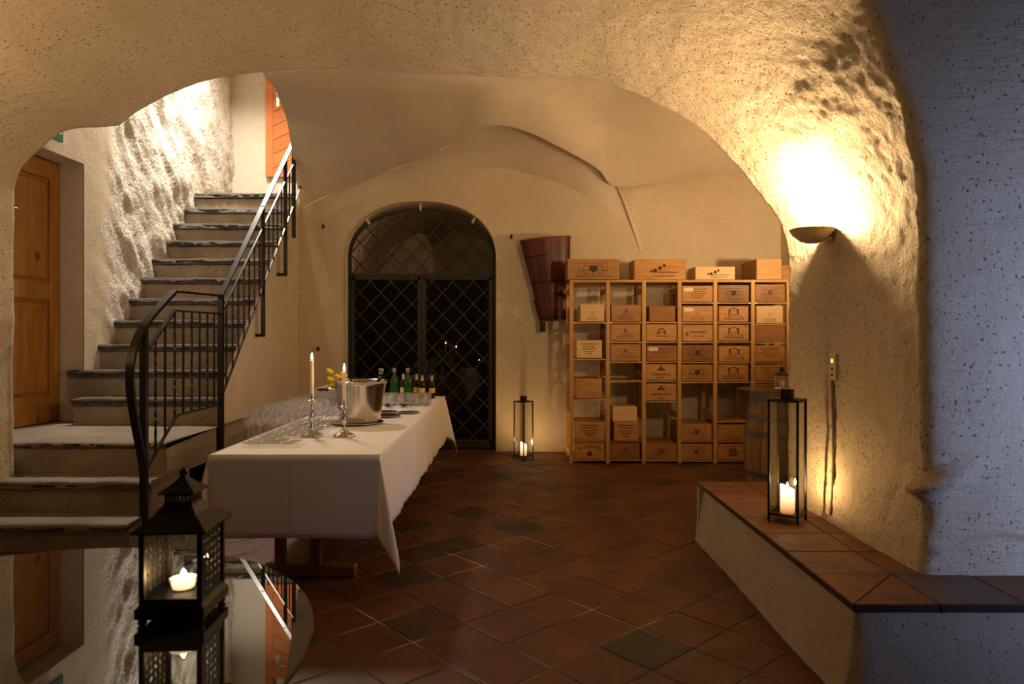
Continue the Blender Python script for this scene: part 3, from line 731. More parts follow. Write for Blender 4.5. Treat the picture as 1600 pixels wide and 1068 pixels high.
# exit sign on the left wall above the pine door
sg = thing('exit_sign', 'small green and white exit sign on the left wall above the pine door', 'sign', (-3.745, 5.53, 2.955))
MB().bbox(0, 0.02, -0.14, 0.14, 0, 0.15, 0.003).build('sign_board', M_SIGNG, sg)
m = MB(); m.prism([(-0.125, 0.012), (-0.005, 0.012), (-0.005, 0.138), (-0.125, 0.138)], 'x', 0.020, 0.0215).build('door_pictogram', M_SIGNW, sg)
m = MB(); m.prism([(0.02, 0.075), (0.055, 0.115), (0.055, 0.09), (0.12, 0.09), (0.12, 0.06), (0.055, 0.06), (0.055, 0.035)], 'x', 0.020, 0.0215); m.build('arrow', M_SIGNW, sg)
m = MB(); m.prism([(-0.075, 0.10), (-0.055, 0.10), (-0.055, 0.12), (-0.075, 0.12)], 'x', 0.0215, 0.0225)
for a, b, c, e in ((-0.062, 0.095, -0.07, 0.055), (-0.07, 0.055, -0.10, 0.022), (-0.07, 0.055, -0.045, 0.04), (-0.045, 0.04, -0.05, 0.018), (-0.062, 0.09, -0.035, 0.075), (-0.062, 0.09, -0.09, 0.075)):
    m.bar((0.0222, a, b), (0.0222, c, e), 0.010, 0.001, side=(1, 0, 0))
m.build('running_figure', M_SIGNG, sg)

# ------------------------------------------------------------------ stair railing
rail = thing('stair_railing', 'black wrought iron railing with twisted balusters along the stone stairs', 'railing', (-2.40, 4.5, 0))
RX = -2.40
def Q(px, py):           # a point of the railing plane
    y = RX * F / (px - CX); return Vector((RX, y, CAMH - (py - HY) / F * y))
hand = [Q(457, 224), Q(345, 462), Q(272, 455)]
curve = [Q(272, 455), Q(245, 484), Q(226, 508), Q(213, 532), Q(206, 556), Q(203, 580), Q(204, 610), Q(208, 640), Q(214, 675), Q(221, 712), Q(225, 738)]
cur = cat_interp(curve, 4)
h = MB(); h.bar(Q(458, 222), Q(345, 462), 0.045, 0.014); h.bar(Q(346, 462), Q(271, 455), 0.045, 0.014)
for a, b in zip(cur, cur[1:]): h.bar(a, b + (b - a) * 0.15, 0.045, 0.014, side=(1, 0, 0)) if False else h.add(*(
    lambda a, b, n: ([a + Vector((-0.024, 0, 0)) - n, a + Vector((0.024, 0, 0)) - n, a + Vector((0.024, 0, 0)) + n, a + Vector((-0.024, 0, 0)) + n,
                      b + Vector((-0.024, 0, 0)) - n, b + Vector((0.024, 0, 0)) - n, b + Vector((0.024, 0, 0)) + n, b + Vector((-0.024, 0, 0)) + n],
                     [(0, 3, 2, 1), (4, 5, 6, 7), (0, 1, 5, 4), (1, 2, 6, 5), (2, 3, 7, 6), (3, 0, 4, 7)]))(a, b + (b - a) * 0.1, Vector((0, -(b - a).normalized().z, (b - a).normalized().y)) * 0.012))
h.build('handrail', M_IRON, rail, world=True)
h = MB(); h.bar(Q(463, 247), Q(345, 492), 0.016, 0.012); h.bar(Q(345, 490), Q(272, 485), 0.016, 0.012); h.bar(Q(273, 484), Q(231, 545), 0.03, 0.012); h.build('upper_rail', M_IRON, rail, world=True)
h = MB(); h.bar(Q(470, 291), Q(349, 612), 0.016, 0.014); h.bar(Q(345, 631), Q(276, 648), 0.016, 0.014); h.bar(Q(277, 647), Q(225, 738), 0.016, 0.016); h.build('bottom_rail', M_IRON, rail, world=True)
def bz(px, a, b): return a[1] + (b[1] - a[1]) * (px - a[0]) / (b[0] - a[0])
# posts
P1 = Q(345, 460)
MB().box(P1.x - 0.02, P1.x + 0.02, P1.y - 0.02, P1.y + 0.02, 0.0, P1.z).build('post', M_IRON, rail, world=True)
P2 = Q(225, 508)
MB().box(P2.x - 0.02, P2.x + 0.02, P2.y - 0.02, P2.y + 0.02, 0.0, P2.z).build('post', M_IRON, rail, world=True)
for px, yb in ((411, 526), (446, 431)):
    top = Q(px, bz(px, (345, 462), (458, 222))); bot = Q(px, yb)
    po = MB().box(top.x - 0.016, top.x + 0.016, top.y - 0.016, top.y + 0.016, bot.z, top.z).build('post', M_IRON, rail, world=True)
    MB().box(-0.10, 0.016, top.y - 4.5 - 0.016, top.y - 4.5 + 0.016, bot.z - 0.0, bot.z + 0.03).build('wall_bracket', M_IRON, po)
tp = Q(459, 222); MB().box(tp.x - 0.018, tp.x + 0.018, tp.y - 0.018, tp.y + 0.018, tp.z - 1.05, tp.z + 0.02).build('post', M_IRON, rail, world=True)
# balusters
def baluster(a, b, twist):
    m = MB()
    if not twist: m.bar(a, b, 0.012, 0.012)
    else:
        n = max(6, int((a - b).length / 0.03)); vs = []
        for i in range(n + 1):
            c = a.lerp(b, i / n); t0 = i * 0.7
            for k in range(4):
                t = t0 + k * PI / 2; rr = 0.0095; vs.append(c + Vector((math.cos(t) * rr, math.sin(t) * rr, 0)))
        m.add(vs, [(i * 4 + k, i * 4 + (k + 1) % 4, i * 4 + 4 + (k + 1) % 4, i * 4 + 4 + k) for i in range(n) for k in range(4)])
    m.build('baluster', M_IRON, rail, world=True)
for px, tw in ((243, 1), (258, 0), (273, 1), (286.5, 0), (299.6, 1), (312, 0), (324, 1), (334.5, 0)):
    ty = 485 + (px - 272) * 0.07 if px > 272 else 485 + (272 - px) * 1.48
    by = bz(px, (276, 648), (345, 631)) if px > 276 else bz(px, (225, 738), (276, 648))
    baluster(Q(px, ty), Q(px, by), tw)
yA, yB = Q(349, 600).y, Q(466, 290).y; k = 0
y = yA + 0.06
while y < yB:
    px = CX + RX / y * F
    t_ = Q(px, bz(px, (345, 492), (463, 247))); b_ = Q(px, bz(px, (349, 612), (470, 291)))
    if px < 463: baluster(t_, b_, k % 2 == 0)
    y += 0.125; k += 1

# ------------------------------------------------------------------ buffet table, cloth
TX0, TX1, TY0, TY1, TZ = -1.528, -0.668, 3.44, 6.80, 0.75
tab = thing('trestle_table', 'long wooden trestle table hidden under the white cloth', 'table', ((TX0 + TX1) / 2, (TY0 + TY1) / 2, 0))
MB().bbox(TX0 + 0.012, TX1 - 0.012, TY0 + 0.012, TY1 - 0.012, TZ - 0.045, TZ - 0.008, 0.004).build('tabletop', M_TABLEWOOD, tab, world=True)
for yy in (3.86, 5.1, 6.4):
    xc = (TX0 + TX1) / 2
    MB().bbox(xc - 0.30, xc + 0.22, yy - 0.035, yy + 0.035, 0.0, 0.065, 0.008).build('foot', M_TABLEWOOD, tab, world=True)
    for dx in (-0.21, -0.01):
        MB().bbox(xc + dx - 0.028, xc + dx + 0.028, yy - 0.025, yy + 0.025, 0.06, TZ - 0.045, 0.004).build('leg', M_TABLEWOOD, tab, world=True)
MB().bbox((TX0 + TX1) / 2 - 0.015, (TX0 + TX1) / 2 + 0.015, 3.88, 6.38, 0.25, 0.33, 0.003).build('stretcher', M_TABLEWOOD, tab, world=True)

def cloth():
    OV = 0.415; m = MB(); rws = []
    xs_ = [-OV + OV * i / 14 for i in range(14)] + [(TX1 - TX0) * i / 40 for i in range(41)] + [(TX1 - TX0) + OV * (i + 1) / 14 for i in range(14)]
    Ln = TY1 - TY0
    xs_ = sorted(xs_ + [(TX1 - TX0) * 0.46 + d for d in (-0.009, -0.005, -0.0025, 0.0, 0.0025, 0.005, 0.009)])
    ys_ = [-OV + OV * i / 14 for i in range(14)] + [Ln * i / 150 for i in range(151)] + [Ln + OV * (i + 1) / 14 for i in range(14)]
    Wd = TX1 - TX0
    for yy in ys_:
        row = []
        for xx in xs_:
            dx = min(0, xx) if xx < 0 else max(0, xx - Wd); dy = min(0, yy) if yy < 0 else max(0, yy - Ln)
            bx = min(max(xx, 0), Wd); by = min(max(yy, 0), Ln)
            r = math.hypot(dx, dy)
            X = TX0 + bx; Y = TY0 + by; Z = TZ + 0.002
            cr = 0.0016 * math.exp(-((xx - Wd * 0.46) / 0.004) ** 2) + 0.0016 * math.exp(-((yy - 0.42) / 0.006) ** 2) + 0.0016 * math.exp(-((yy - 1.75) / 0.006) ** 2)
            if r < 1e-6: Z += cr + 0.0008 * noise.noise(Vector((xx * 5, yy * 5, 0)))
            else:
                k = min(1, r / 0.42); ux, uy = dx / r, dy / r
                if dx and dy:
                    th = math.atan2(abs(dy), abs(dx)); f = 0.05 + 0.17 * math.sin(2 * th) ** 1.5
                    X += ux * r * f * 1.25; Y += uy * r * f * 0.95; Z -= r * math.sqrt(max(0.2, 1 - f * f))
                else:
                    tt = by if dx else bx
                    if dx: fold = 0.006 * math.sin(tt * 13 + math.sin(tt * 3.1) * 2) + 0.0035 * math.sin(tt * 41 + 1)
                    else: fold = 0.006 * math.sin(tt * 9 + 0.7) + 0.006 * math.exp(-((tt - Wd * 0.46) / 0.004) ** 2) / max(k, 0.25)
                    endk = min(1, min(tt, (Ln if dx else Wd) - tt) / 0.15)
                    o_ = r * 0.045 + fold * k * max(0.0, endk)
                    X += ux * o_; Y += uy * o_; Z -= r * 0.995 - 0.002 * math.sin(tt * 6) * k
                # soften the table edge
                Z += 0.006 * math.exp(-r / 0.01) - 0.002
            row.append(Vector((X, Y, Z)))
        rws.append(row)
    m.grid(rws); o = m.build('tablecloth', M_CLOTH)
    sl = o.modifiers.new('solid', 'SOLIDIFY'); sl.thickness = 0.0016; sl.offset = 1
    return props(o, 'white linen tablecloth draped over the long buffet table', 'tablecloth')
cloth()
TT = TZ + 0.006

# ------------------------------------------------------------------ wine glasses
def glass_mesh():
    prof = [(0.034, 0.0), (0.033, 0.002), (0.012, 0.006), (0.0042, 0.014), (0.0038, 0.085), (0.010, 0.094), (0.027, 0.112), (0.034, 0.132), (0.033, 0.155), (0.029, 0.180)]
    a = MB().lathe(prof[:5], 14, cap=True); b = MB().lathe(prof[4:], 14, cap=False); b.lathe([(0.0275, 0.180), (0.0318, 0.155), (0.0325, 0.132), (0.026, 0.114), (0.009, 0.097)], 14, cap=False)
    return a.mesh('stem', M_WINE), b.mesh('bowl', M_WINE)
gs, gb = glass_mesh()
def wine_glass(x, y, label, group, sc=1.0):
    if math.hypot(x + 1.19, y - 4.06) < 0.12: return
    t = thing('wine_glass', label, 'glass', (x, y, TT), R.uniform(0, 6), group); t.scale = (sc, sc, sc)
    link('stem', gs, t); link('bowl', gb, t)
for i in range(4):
    for j in range(15):
        wine_glass(-1.475 + i * 0.077 + R.uniform(-0.006, 0.006) + (j % 2) * 0.012, 3.80 + j * 0.079 + R.uniform(-0.006, 0.006),
                   'small stemmed wine glass packed in rows at the near left end of the white tablecloth', 'wine glasses at the near left end of the table')
for i in range(4):
    for j in range(10):
        wine_glass(-1.47 + i * 0.08 + R.uniform(-0.006, 0.006), 5.12 + j * 0.083 + R.uniform(-0.006, 0.006),
                   'stemmed wine glass packed in the rows behind the ice bucket', 'wine glasses behind the ice bucket', 1.12)
tb = MB().lathe([(0.028, 0.0), (0.029, 0.004), (0.034, 0.10)], 14, cap=False).lathe([(0.0001, 0.006), (0.026, 0.006), (0.032, 0.10)], 14, cap=False).lathe([(0.0001, 0.0), (0.028, 0.0)], 14, cap=False).mesh('tumbler', M_WINE)
for i in range(6):
    for j in range(3):
        o = link('tumbler', tb); o.location = (-1.10 + i * 0.073 + R.uniform(-0.008, 0.008), 5.86 + j * 0.08 + R.uniform(-0.008, 0.008), TT)
        props(o, 'clear water tumbler grouped in front of the bottles at the far end of the table', 'glass', 'tumblers at the far end of the table')

# candlesticks with candles
def candlestick(x, y, label, hs, hc, lc):
    t = thing('candlestick', label, 'candlestick', (x, y, TT))
    b = MB(); nn = 8
    foot = [(0.058, 0), (0.060, 0.006), (0.054, 0.012), (0.040, 0.020), (0.020, 0.034), (0.012, 0.045)]
    vs = []
    n = 32
    for r, z in foot:
        for k in range(n):
            a = 2 * PI * k / n; rr = r * (1 + 0.10 * abs(math.cos(3 * a)) * (r / 0.06)); vs.append((rr * math.cos(a), rr * math.sin(a), z))
    b.add(vs, [(i * n + k, i * n + (k + 1) % n, (i + 1) * n + (k + 1) % n, (i + 1) * n + k) for i in range(len(foot) - 1) for k in range(n)], True)
    b.build('foot', M_SILVER, t)
    s_ = hs / 0.25
    MB().lathe([(0.011, 0.04), (0.016, 0.055 * s_), (0.008, 0.07 * s_), (0.013, 0.10 * s_), (0.019, 0.125 * s_), (0.009, 0.15 * s_), (0.014, 0.16 * s_), (0.007, 0.175 * s_), (0.011, 0.20 * s_)], 16, cap=False).build('stem', M_SILVER, t)
    MB().lathe([(0.008, 0.195 * s_), (0.026, 0.205 * s_), (0.030, 0.212 * s_), (0.024, 0.214 * s_), (0.012, 0.218 * s_), (0.014, 0.235 * s_), (0.018, hs), (0.012, hs)], 18, cap=True).build('drip_cup', M_SILVER, t)
    c = thing('taper_candle', lc, 'candle', (x, y, TT + hs - 0.012))
    MB().lathe([(0.0112, 0), (0.0105, hc - 0.004), (0.007, hc)], 14).build('wax', M_WAX, c)
    MB().tube([(0, 0, hc), (0.001, 0, hc + 0.010)], 0.001, 5).build('wick', M_DARK, c)
    MB().lathe([(0.0001, hc + 0.004), (0.005, hc + 0.011), (0.0058, hc + 0.018), (0.0035, hc + 0.030), (0.0001, hc + 0.042)], 10, cap=False).build('flame', M_FLAME, c)
candlestick(-1.19, 4.06, 'ornate silver candlestick nearest the wine glasses on the tablecloth', 0.25, 0.215, 'tall lit white taper candle left of the ice bucket')
candlestick(-0.998, 4.06, 'slender silver candlestick standing in front of the ice bucket', 0.21, 0.19, 'shorter lit white taper candle in front of the ice bucket')

# ice bucket with bottles and tulips
bx, by = -1.035, 4.66
t = thing('ice_bucket', 'large polished steel ice bucket full of bottles on the white tablecloth', 'bucket', (bx, by, TT + 0.012))
MB().lathe([(0.0001, 0.004), (0.128, 0.004), (0.135, 0.012), (0.142, 0.06), (0.158, 0.16), (0.172, 0.25), (0.178, 0.270), (0.186, 0.274), (0.186, 0.280), (0.176, 0.282), (0.170, 0.262), (0.155, 0.16), (0.138, 0.05), (0.12, 0.02), (0.0001, 0.018)], 48, cap=False).build('bowl', M_STEEL, t)
MB().tube([(-0.168, -0.02, 0.225), (-0.215, -0.03, 0.225), (-0.235, -0.032, 0.215)], 0.006, 8).tube([(-0.16, -0.02, 0.20), (-0.22, -0.03, 0.20), (-0.24, -0.032, 0.21)], 0.006, 8).build('handle_bracket', M_STEEL, t)
MB().tube([(-0.21, -0.03, 0.222), (-0.26, -0.035, 0.222), (-0.285, -0.04, 0.222)], [0.011, 0.014, 0.010], 10).build('handle_grip', M_GRIP, t)
t = thing('saucer_tray', 'round silver tray underneath the ice bucket', 'tray', (bx - 0.02, by, TT))
MB().lathe([(0.0001, 0.002), (0.15, 0.002), (0.175, 0.010), (0.177, 0.013), (0.172, 0.0125), (0.15, 0.007), (0.0001, 0.007)], 40, cap=False).build('dish', M_SILVER, t)
BP = [(0.0001, 0.0), (0.036, 0.0), (0.038, 0.006), (0.038, 0.165), (0.034, 0.195), (0.018, 0.225), (0.0145, 0.245), (0.0145, 0.285), (0.017, 0.287), (0.017, 0.298), (0.0001, 0.30)]
def bottle(x, y, z, label, mat, sc=1.0, wide=1.0, rot=(0, 0, 0), group=None, lab=False, neck=M_FOIL, nl=None):
    t = thing('bottle', label, 'bottle', (x, y, z), 0, group); t.rotation_euler = rot; t.scale = (sc * wide, sc * wide, sc)
    MB().lathe(BP, 18, cap=False).build('glass_body', mat, t)
    MB().lathe([(0.0152, 0.262 if not nl else 0.24), (0.0155, 0.285), (0.0178, 0.287), (0.0178, 0.299), (0.0001, 0.3015)], 14, cap=False).build('cap' if not nl else 'neck_foil', neck, t)
    if nl: MB().lathe([(0.0176, 0.228), (0.0158, 0.245), (0.0156, 0.277)], 14, cap=False).build('neck_label', M_GOLD, t)
    if lab: MB().lathe([(0.0385, 0.07), (0.0385, 0.135)], 18, cap=False).build('label_band', M_GOLD if nl else M_LABEL, t)
bottle(bx + 0.10, by + 0.02, TT + 0.075, 'dark sparkling wine bottle standing upright in the ice bucket', M_BROWNB, rot=(0.05, 0.12, 0.4), lab=True)
bottle(bx - 0.07, by - 0.02, TT + 0.06, 'dark bottle leaning left inside the ice bucket beneath the tulips', M_BROWNB, 0.85, rot=(0.15, -0.30, 0), lab=True)
bottle(bx + 0.02, by + 0.09, TT + 0.05, 'dark bottle sunk low at the back of the ice bucket', M_BROWNB, 0.82, rot=(-0.2, 0.1, 0), lab=True)
# tulips
def tulip(x, y, z, tx, ty, tz, label):
    t = thing('tulip', label, 'flower', (tx, ty, tz), group='yellow tulips lying across the ice bucket')
    d = Vector((x - tx, y - ty, z - tz)); q = d.to_track_quat('Z', 'X').to_matrix().to_4x4(); L_ = d.length
    MB().tube([(0, 0, 0), tuple(d * 0.5 + Vector((0, 0, -0.01))), tuple(d)], 0.0032, 6).build('stem', M_GREENLEAF, t)
    for k in range(6):
        a = k * PI / 3; m = MB(); rws = []
        for i in range(6):
            v = i / 5; wv = 0.011 * math.sin(PI * min(0.97, v * 0.85 + 0.12)); rr = 0.018 * math.sin(PI * (0.12 + 0.70 * v)) * (1 if k % 2 else 0.9)
            rws.append([q @ Vector((rr * math.cos(a + s_ * 0.62), rr * math.sin(a + s_ * 0.62), L_ + 0.052 * v)) for s_ in (-1, -0.4, 0.4, 1)])
        m.grid(rws); m.build('petal', M_YELLOW, t)
    m = MB(); e = q @ Vector((0.02, 0.03, L_ * 0.55)); m.add([tuple(q @ Vector((0, 0, 0.02))), tuple(q @ Vector((0.012, 0.01, L_ * 0.3))), tuple(e), tuple(q @ Vector((-0.012, 0.014, L_ * 0.3)))], [(0, 1, 2, 3)]); m.build('leaf', M_GREENLEAF, t)
tl = [(-0.20, 575, 'yellow tulip reaching highest and farthest left over the bucket rim'), (-0.185, 586, 'yellow tulip just below the highest one at left'), (-0.215, 597, 'lowest yellow tulip drooping left of the bucket rim'),
      (-0.14, 583, 'yellow tulip in the middle of the bunch behind the taper candle'), (-0.11, 580, 'yellow tulip directly behind the flame of the shorter candle'), (-0.165, 594, 'yellow tulip resting on the bucket rim at left'), (-0.085, 588, 'rightmost yellow tulip of the bunch')]
for i, (dx, py, lb) in enumerate(tl):
    Yt = by + R.uniform(-0.06, 0.03); z = CAMH - (py + 8 - HY) / F * Yt
    tulip(bx + dx + 0.02, Yt, z, bx + dx * 0.2 + 0.05, by, TT + 0.235, lb)
# bottles at the far end
bottle(-1.085, 6.30, TT, 'green glass bottle with pale cap, left one at the far end of the table', M_GREENB)
bottle(-0.962, 6.30, TT, 'green glass bottle with pale cap, right one at the far end of the table', M_GREENB)
bottle(-1.045, 6.56, TT, 'small dark bottle half hidden between the two green bottles', M_BROWNB, 0.78, 1.0, nl=True, lab=True, neck=M_FOIL)
bottle(-0.962 + 0.04, 6.60, TT, 'small dark bottle peeking out right behind the right green bottle', M_BROWNB, 0.76, 1.0, nl=True, lab=True)
bottle(-0.862, 6.55, TT, 'small dark bottle with gold neck label, second from the table corner', M_BROWNB, 0.73, 1.05, nl=True, lab=True)
bottle(-0.768, 6.55, TT, 'small dark bottle with gold neck label nearest the far right table corner', M_BROWNB, 0.73, 1.05, nl=True, lab=True)
def plate(x, y, label, r, z=0):
    t = thing('silver_tray', label, 'tray', (x, y, TT + z))
    MB().lathe([(0.0001, 0.002), (r * 0.85, 0.002), (r, 0.008), (r * 1.01, 0.010), (r * 0.97, 0.010), (r * 0.84, 0.005), (0.0001, 0.005)], 32, cap=False).build('dish', M_SILVER, t)
plate(-0.93, 5.05, 'round silver tray on the cloth just right of the ice bucket', 0.105)
plate(-0.80, 5.28, 'round silver tray farther back on the right side of the cloth', 0.085)
plate(-0.985, 5.32, 'round silver tray between the ice bucket and the tumblers', 0.09)
for k, (x, y, lb) in enumerate(((-1.03, 5.68, 'green leaf sprig on the cloth left of the tumblers'), (-0.90, 5.70, 'green leaf sprig on the cloth in front of the tumblers'))):
    t = thing('leaf_sprig', lb, 'leaves', (x, y, TT))
    for i in range(9):
        a = i * 0.7 + k; m = MB(); L_ = 0.05 + 0.01 * (i % 3)
        M_ = Matrix.Rotation(a, 4, 'Z') @ Matrix.Rotation(-0.25 - 0.1 * (i % 4), 4, 'Y')
        m.add([(0, 0, 0.004), (L_ * 0.5, -0.014, 0.010), (L_, 0, 0.012), (L_ * 0.5, 0.014, 0.010)], [(0, 1, 2, 3)], M=M_).build('leaf', M_GREENLEAF, t)
    MB().tube([(-0.03, 0, 0.004), (0.03, 0.005, 0.006)], 0.002, 5).build('twig', M_GREENLEAF, t)

# ------------------------------------------------------------------ wine rack and crates
RY = 7.24; PXM = RY / F
def rx(c): return (860 + c / 2.966 - CX) * PXM            # crop column -> metres at the rack front
def rzc(c): return CAMH - (380 + c / 2.966 - HY) * PXM
posts_c = [98, 267, 434, 599, 765, 939, 1104]
rack = thing('wine_rack', 'tall pine shelving rack of six columns filled with wooden wine crates', 'rack', (rx(600), RY + 0.2, 0))
zt_ = rzc(168)
for i, c in enumerate(posts_c):
    x = rx(c)
    MB().bbox(x - 0.021, x + 0.021, RY, RY + 0.032, 0, zt_, 0.003).build('upright', M_RACK, rack, world=True)
    MB().bbox(x - 0.021, x + 0.021, RY + 0.46, RY + 0.49, 0, zt_, 0.003).build('rear_upright', M_RACK, rack, world=True)
    for z in (0.08, 0.5, 0.95, 1.4, 1.84): MB().box(x - 0.009, x + 0.009, RY + 0.03, RY + 0.46, z - 0.03, z + 0.03).build('side_rung', M_RACK, rack, world=True)
shelf_rows = [272, 365, 455, 548, 640, 731, 822, 914, 1005]
shelves = {0: [365, 530 + 4, 722, 914, 1003], 1: [365, 455, 548, 636, 824 + 92, 1003], 2: [364, 455, 548, 637, 731, 1005], 3: [273, 366, 456, 549, 641, 826 + 90, 1006], 4: [273, 366, 454, 551, 641, 825, 916, 1006], 5: [273, 372, 459, 551, 641, 731, 822, 914, 1006]}
for ci in range(6):
    xa, xb = rx(posts_c[ci]) + 0.012, rx(posts_c[ci + 1]) - 0.012
    MB().bbox(xa, xb, RY + 0.004, RY + 0.48, rzc(180), rzc(169), 0.003).build('top_shelf', M_RACK, rack, world=True)
    for s_ in shelves[ci]:
        z = rzc(s_); MB().bbox(xa, xb, RY + 0.012, RY + 0.47, z - 0.014, z, 0.002).build('shelf', M_RACK, rack, world=True)
        MB().box(xa + 0.012, xa + 0.03, RY + 0.006, RY + 0.012, z - 0.012, z - 0.002).box(xb - 0.03, xb - 0.012, RY + 0.006, RY + 0.012, z - 0.012, z - 0.002).build('shelf_clip', M_FOIL, rack, world=True)

txt_cache = {}
def text_mesh(s_, size):
    key = (s_, size)
    if key not in txt_cache:
        cu = bpy.data.curves.new('lettering', 'FONT'); cu.body = s_; cu.size = size; cu.align_x = 'CENTER'; cu.align_y = 'CENTER'; cu.resolution_u = 2; cu.offset = 0.0006
        to = bpy.data.objects.new('tmp', cu); COL.objects.link(to); bpy.context.view_layer.update()
        me = bpy.data.meshes.new_from_object(to.evaluated_get(bpy.context.evaluated_depsgraph_get()))
        bpy.data.objects.remove(to); bpy.data.curves.remove(cu)
        txt_cache[key] = ([v.co.copy() for v in me.vertices], [tuple(p.vertices) for p in me.polygons]); bpy.data.meshes.remove(me)
    return txt_cache[key]
def put_text(m, s_, size, x, z, y, rot=0):
    vs, fs = text_mesh(s_, size)
    M_ = Matrix.Translation((x, y, z)) @ Matrix.Rotation(-rot, 4, 'Y') @ Matrix.Rotation(PI / 2, 4, 'X')
    m.add(vs, fs, False, M_)
def dash_line(m, x0_, x1_, z, h, y, seed):
    r = random.Random(seed); x = x0_
    while x < x1_ - 0.004:
        w_ = r.uniform(0.004, 0.012); m.box(x, min(x + w_, x1_), y - 0.0004, y, z - h / 2 * r.uniform(0.7, 1), z + h / 2); x += w_ + r.uniform(0.002, 0.006)
def ring(m, cx, cz, rx_, rz_, a0, a1, th, y, n=14):
    for i in range(n):
        a, b = a0 + (a1 - a0) * i / n, a0 + (a1 - a0) * (i + 1) / n
        m.bar((cx + rx_ * math.cos(a), y, cz + rz_ * math.sin(a)), (cx + rx_ * math.cos(b), y, cz + rz_ * math.sin(b)), th, 0.0006, side=(0, 1, 0))
def printing(style, w_, h_, y, seed):
    m = MB(); r = random.Random(seed); second = None
    if style == 'chateau':
        ring(m, 0, h_ * 0.62, w_ * 0.13, h_ * 0.24, 0, PI, 0.008, y); m.box(-w_ * 0.17, -w_ * 0.12, y - 0.0005, y, h_ * 0.45, h_ * 0.80); m.box(w_ * 0.12, w_ * 0.17, y - 0.0005, y, h_ * 0.45, h_ * 0.80)
        m.box(-w_ * 0.11, w_ * 0.11, y - 0.0005, y, h_ * 0.47, h_ * 0.50)
        for i, ch in enumerate('CANTIN'): put_text(m, ch, h_ * 0.22, (i - 2.5) * w_ * 0.105, h_ * 0.35 - abs(i - 2.5) * 0.003, y - 0.0005)
        put_text(m, 'SAINT-EMILION  GRAND CRU', h_ * 0.10, 0, h_ * 0.18, y - 0.0005)
        m.box(-w_ * 0.44, -w_ * 0.36, y - 0.0005, y, h_ * 0.88, h_ * 0.91); m.box(w_ * 0.36, w_ * 0.44, y - 0.0005, y, h_ * 0.88, h_ * 0.91)
    elif style == 'crest':
        z = h_ * 0.5; m.prism([(-w_ * 0.07, z + h_ * 0.18), (w_ * 0.07, z + h_ * 0.18), (w_ * 0.07, z - h_ * 0.05), (0, z - h_ * 0.2), (-w_ * 0.07, z - h_ * 0.05)], 'y', y - 0.0005, y)
        for s_ in (-1, 1):
            ring(m, s_ * w_ * 0.14, z, w_ * 0.07, h_ * 0.2, 0, 2 * PI, 0.006, y, 12); dash_line(m, *sorted((s_ * w_ * 0.08, s_ * w_ * 0.26)), z - h_ * 0.06, h_ * 0.05, y, seed + s_)
        for a, b in ((-0.28, 0.28),): 
            m.box(w_ * a, w_ * b, y - 0.0005, y, h_ * 0.79, h_ * 0.81); m.box(w_ * a, w_ * b, y - 0.0005, y, h_ * 0.24, h_ * 0.26)
            m.box(w_ * a, w_ * a + 0.003, y - 0.0005, y, h_ * 0.24, h_ * 0.8); m.box(w_ * b - 0.003, w_ * b, y - 0.0005, y, h_ * 0.24, h_ * 0.8)
        dash_line(m, -w_ * 0.36, w_ * 0.36, h_ * 0.15, h_ * 0.06, y, seed + 5)
    elif style == 'mound':
        m.prism([(-w_ * 0.06, h_ * 0.55), (w_ * 0.06, h_ * 0.55), (w_ * 0.025, h_ * 0.75), (-w_ * 0.025, h_ * 0.75)], 'y', y - 0.0005, y)
        for i, q in enumerate((0.13, 0.2, 0.26, 0.3)): dash_line(m, -w_ * q, w_ * q, h_ * (0.50 - i * 0.11), h_ * 0.06, y, seed + i)
    elif style == 'lines':
        for i, q in enumerate((0.32, 0.25, 0.28, 0.2, 0.12)): dash_line(m, -w_ * q, w_ * q, h_ * (0.8 - i * 0.14), h_ * 0.07, y, seed + i)
    elif style == 'few':
        ring(m, 0, h_ * 0.5, w_ * 0.05, h_ * 0.1, 0, 2 * PI, 0.004, y, 10); dash_line(m, -w_ * 0.22, w_ * 0.22, h_ * 0.24, h_ * 0.06, y, seed); dash_line(m, -w_ * 0.22, w_ * 0.22, h_ * 0.13, h_ * 0.05, y, seed + 1)
    elif style == 'tower':
        z = h_ * 0.68; m.box(-w_ * 0.03, w_ * 0.03, y - 0.0005, y, z - 0.01, z + h_ * 0.2); m.box(-w_ * 0.13, w_ * 0.13, y - 0.0005, y, z - 0.012, z + h_ * 0.02); m.box(-w_ * 0.09, -w_ * 0.05, y - 0.0005, y, z, z + h_ * 0.1); m.box(w_ * 0.05, w_ * 0.09, y - 0.0005, y, z, z + h_ * 0.08)
        dash_line(m, -w_ * 0.32, w_ * 0.32, h_ * 0.36, h_ * 0.11, y, seed); dash_line(m, -w_ * 0.14, w_ * 0.14, h_ * 0.16, h_ * 0.06, y, seed + 1)
    elif style == 'arc':
        s_ = 'LA CARDONNE'
        for i, ch in enumerate(s_):
            a = (i - (len(s_) - 1) / 2) * 0.16; put_text(m, ch, h_ * 0.22, w_ * 0.52 * math.sin(a), h_ * 0.30 + h_ * 0.46 * math.cos(a), y - 0.0005, -a * 0.7)
        ring(m, 0, h_ * 0.34, w_ * 0.07, h_ * 0.13, 0, 2 * PI, 0.012, y, 14)
    elif style == 'name':
        m.prism([(-w_ * 0.38, h_ * 0.35), (-w_ * 0.30, h_ * 0.35), (-w_ * 0.30, h_ * 0.48), (-w_ * 0.34, h_ * 0.62), (-w_ * 0.38, h_ * 0.48)], 'y', y - 0.0005, y)
        dash_line(m, -w_ * 0.26, w_ * 0.3, h_ * 0.55, h_ * 0.16, y, seed); dash_line(m, -w_ * 0.2, w_ * 0.24, h_ * 0.3, h_ * 0.07, y, seed + 1)
    elif style == 'bush':
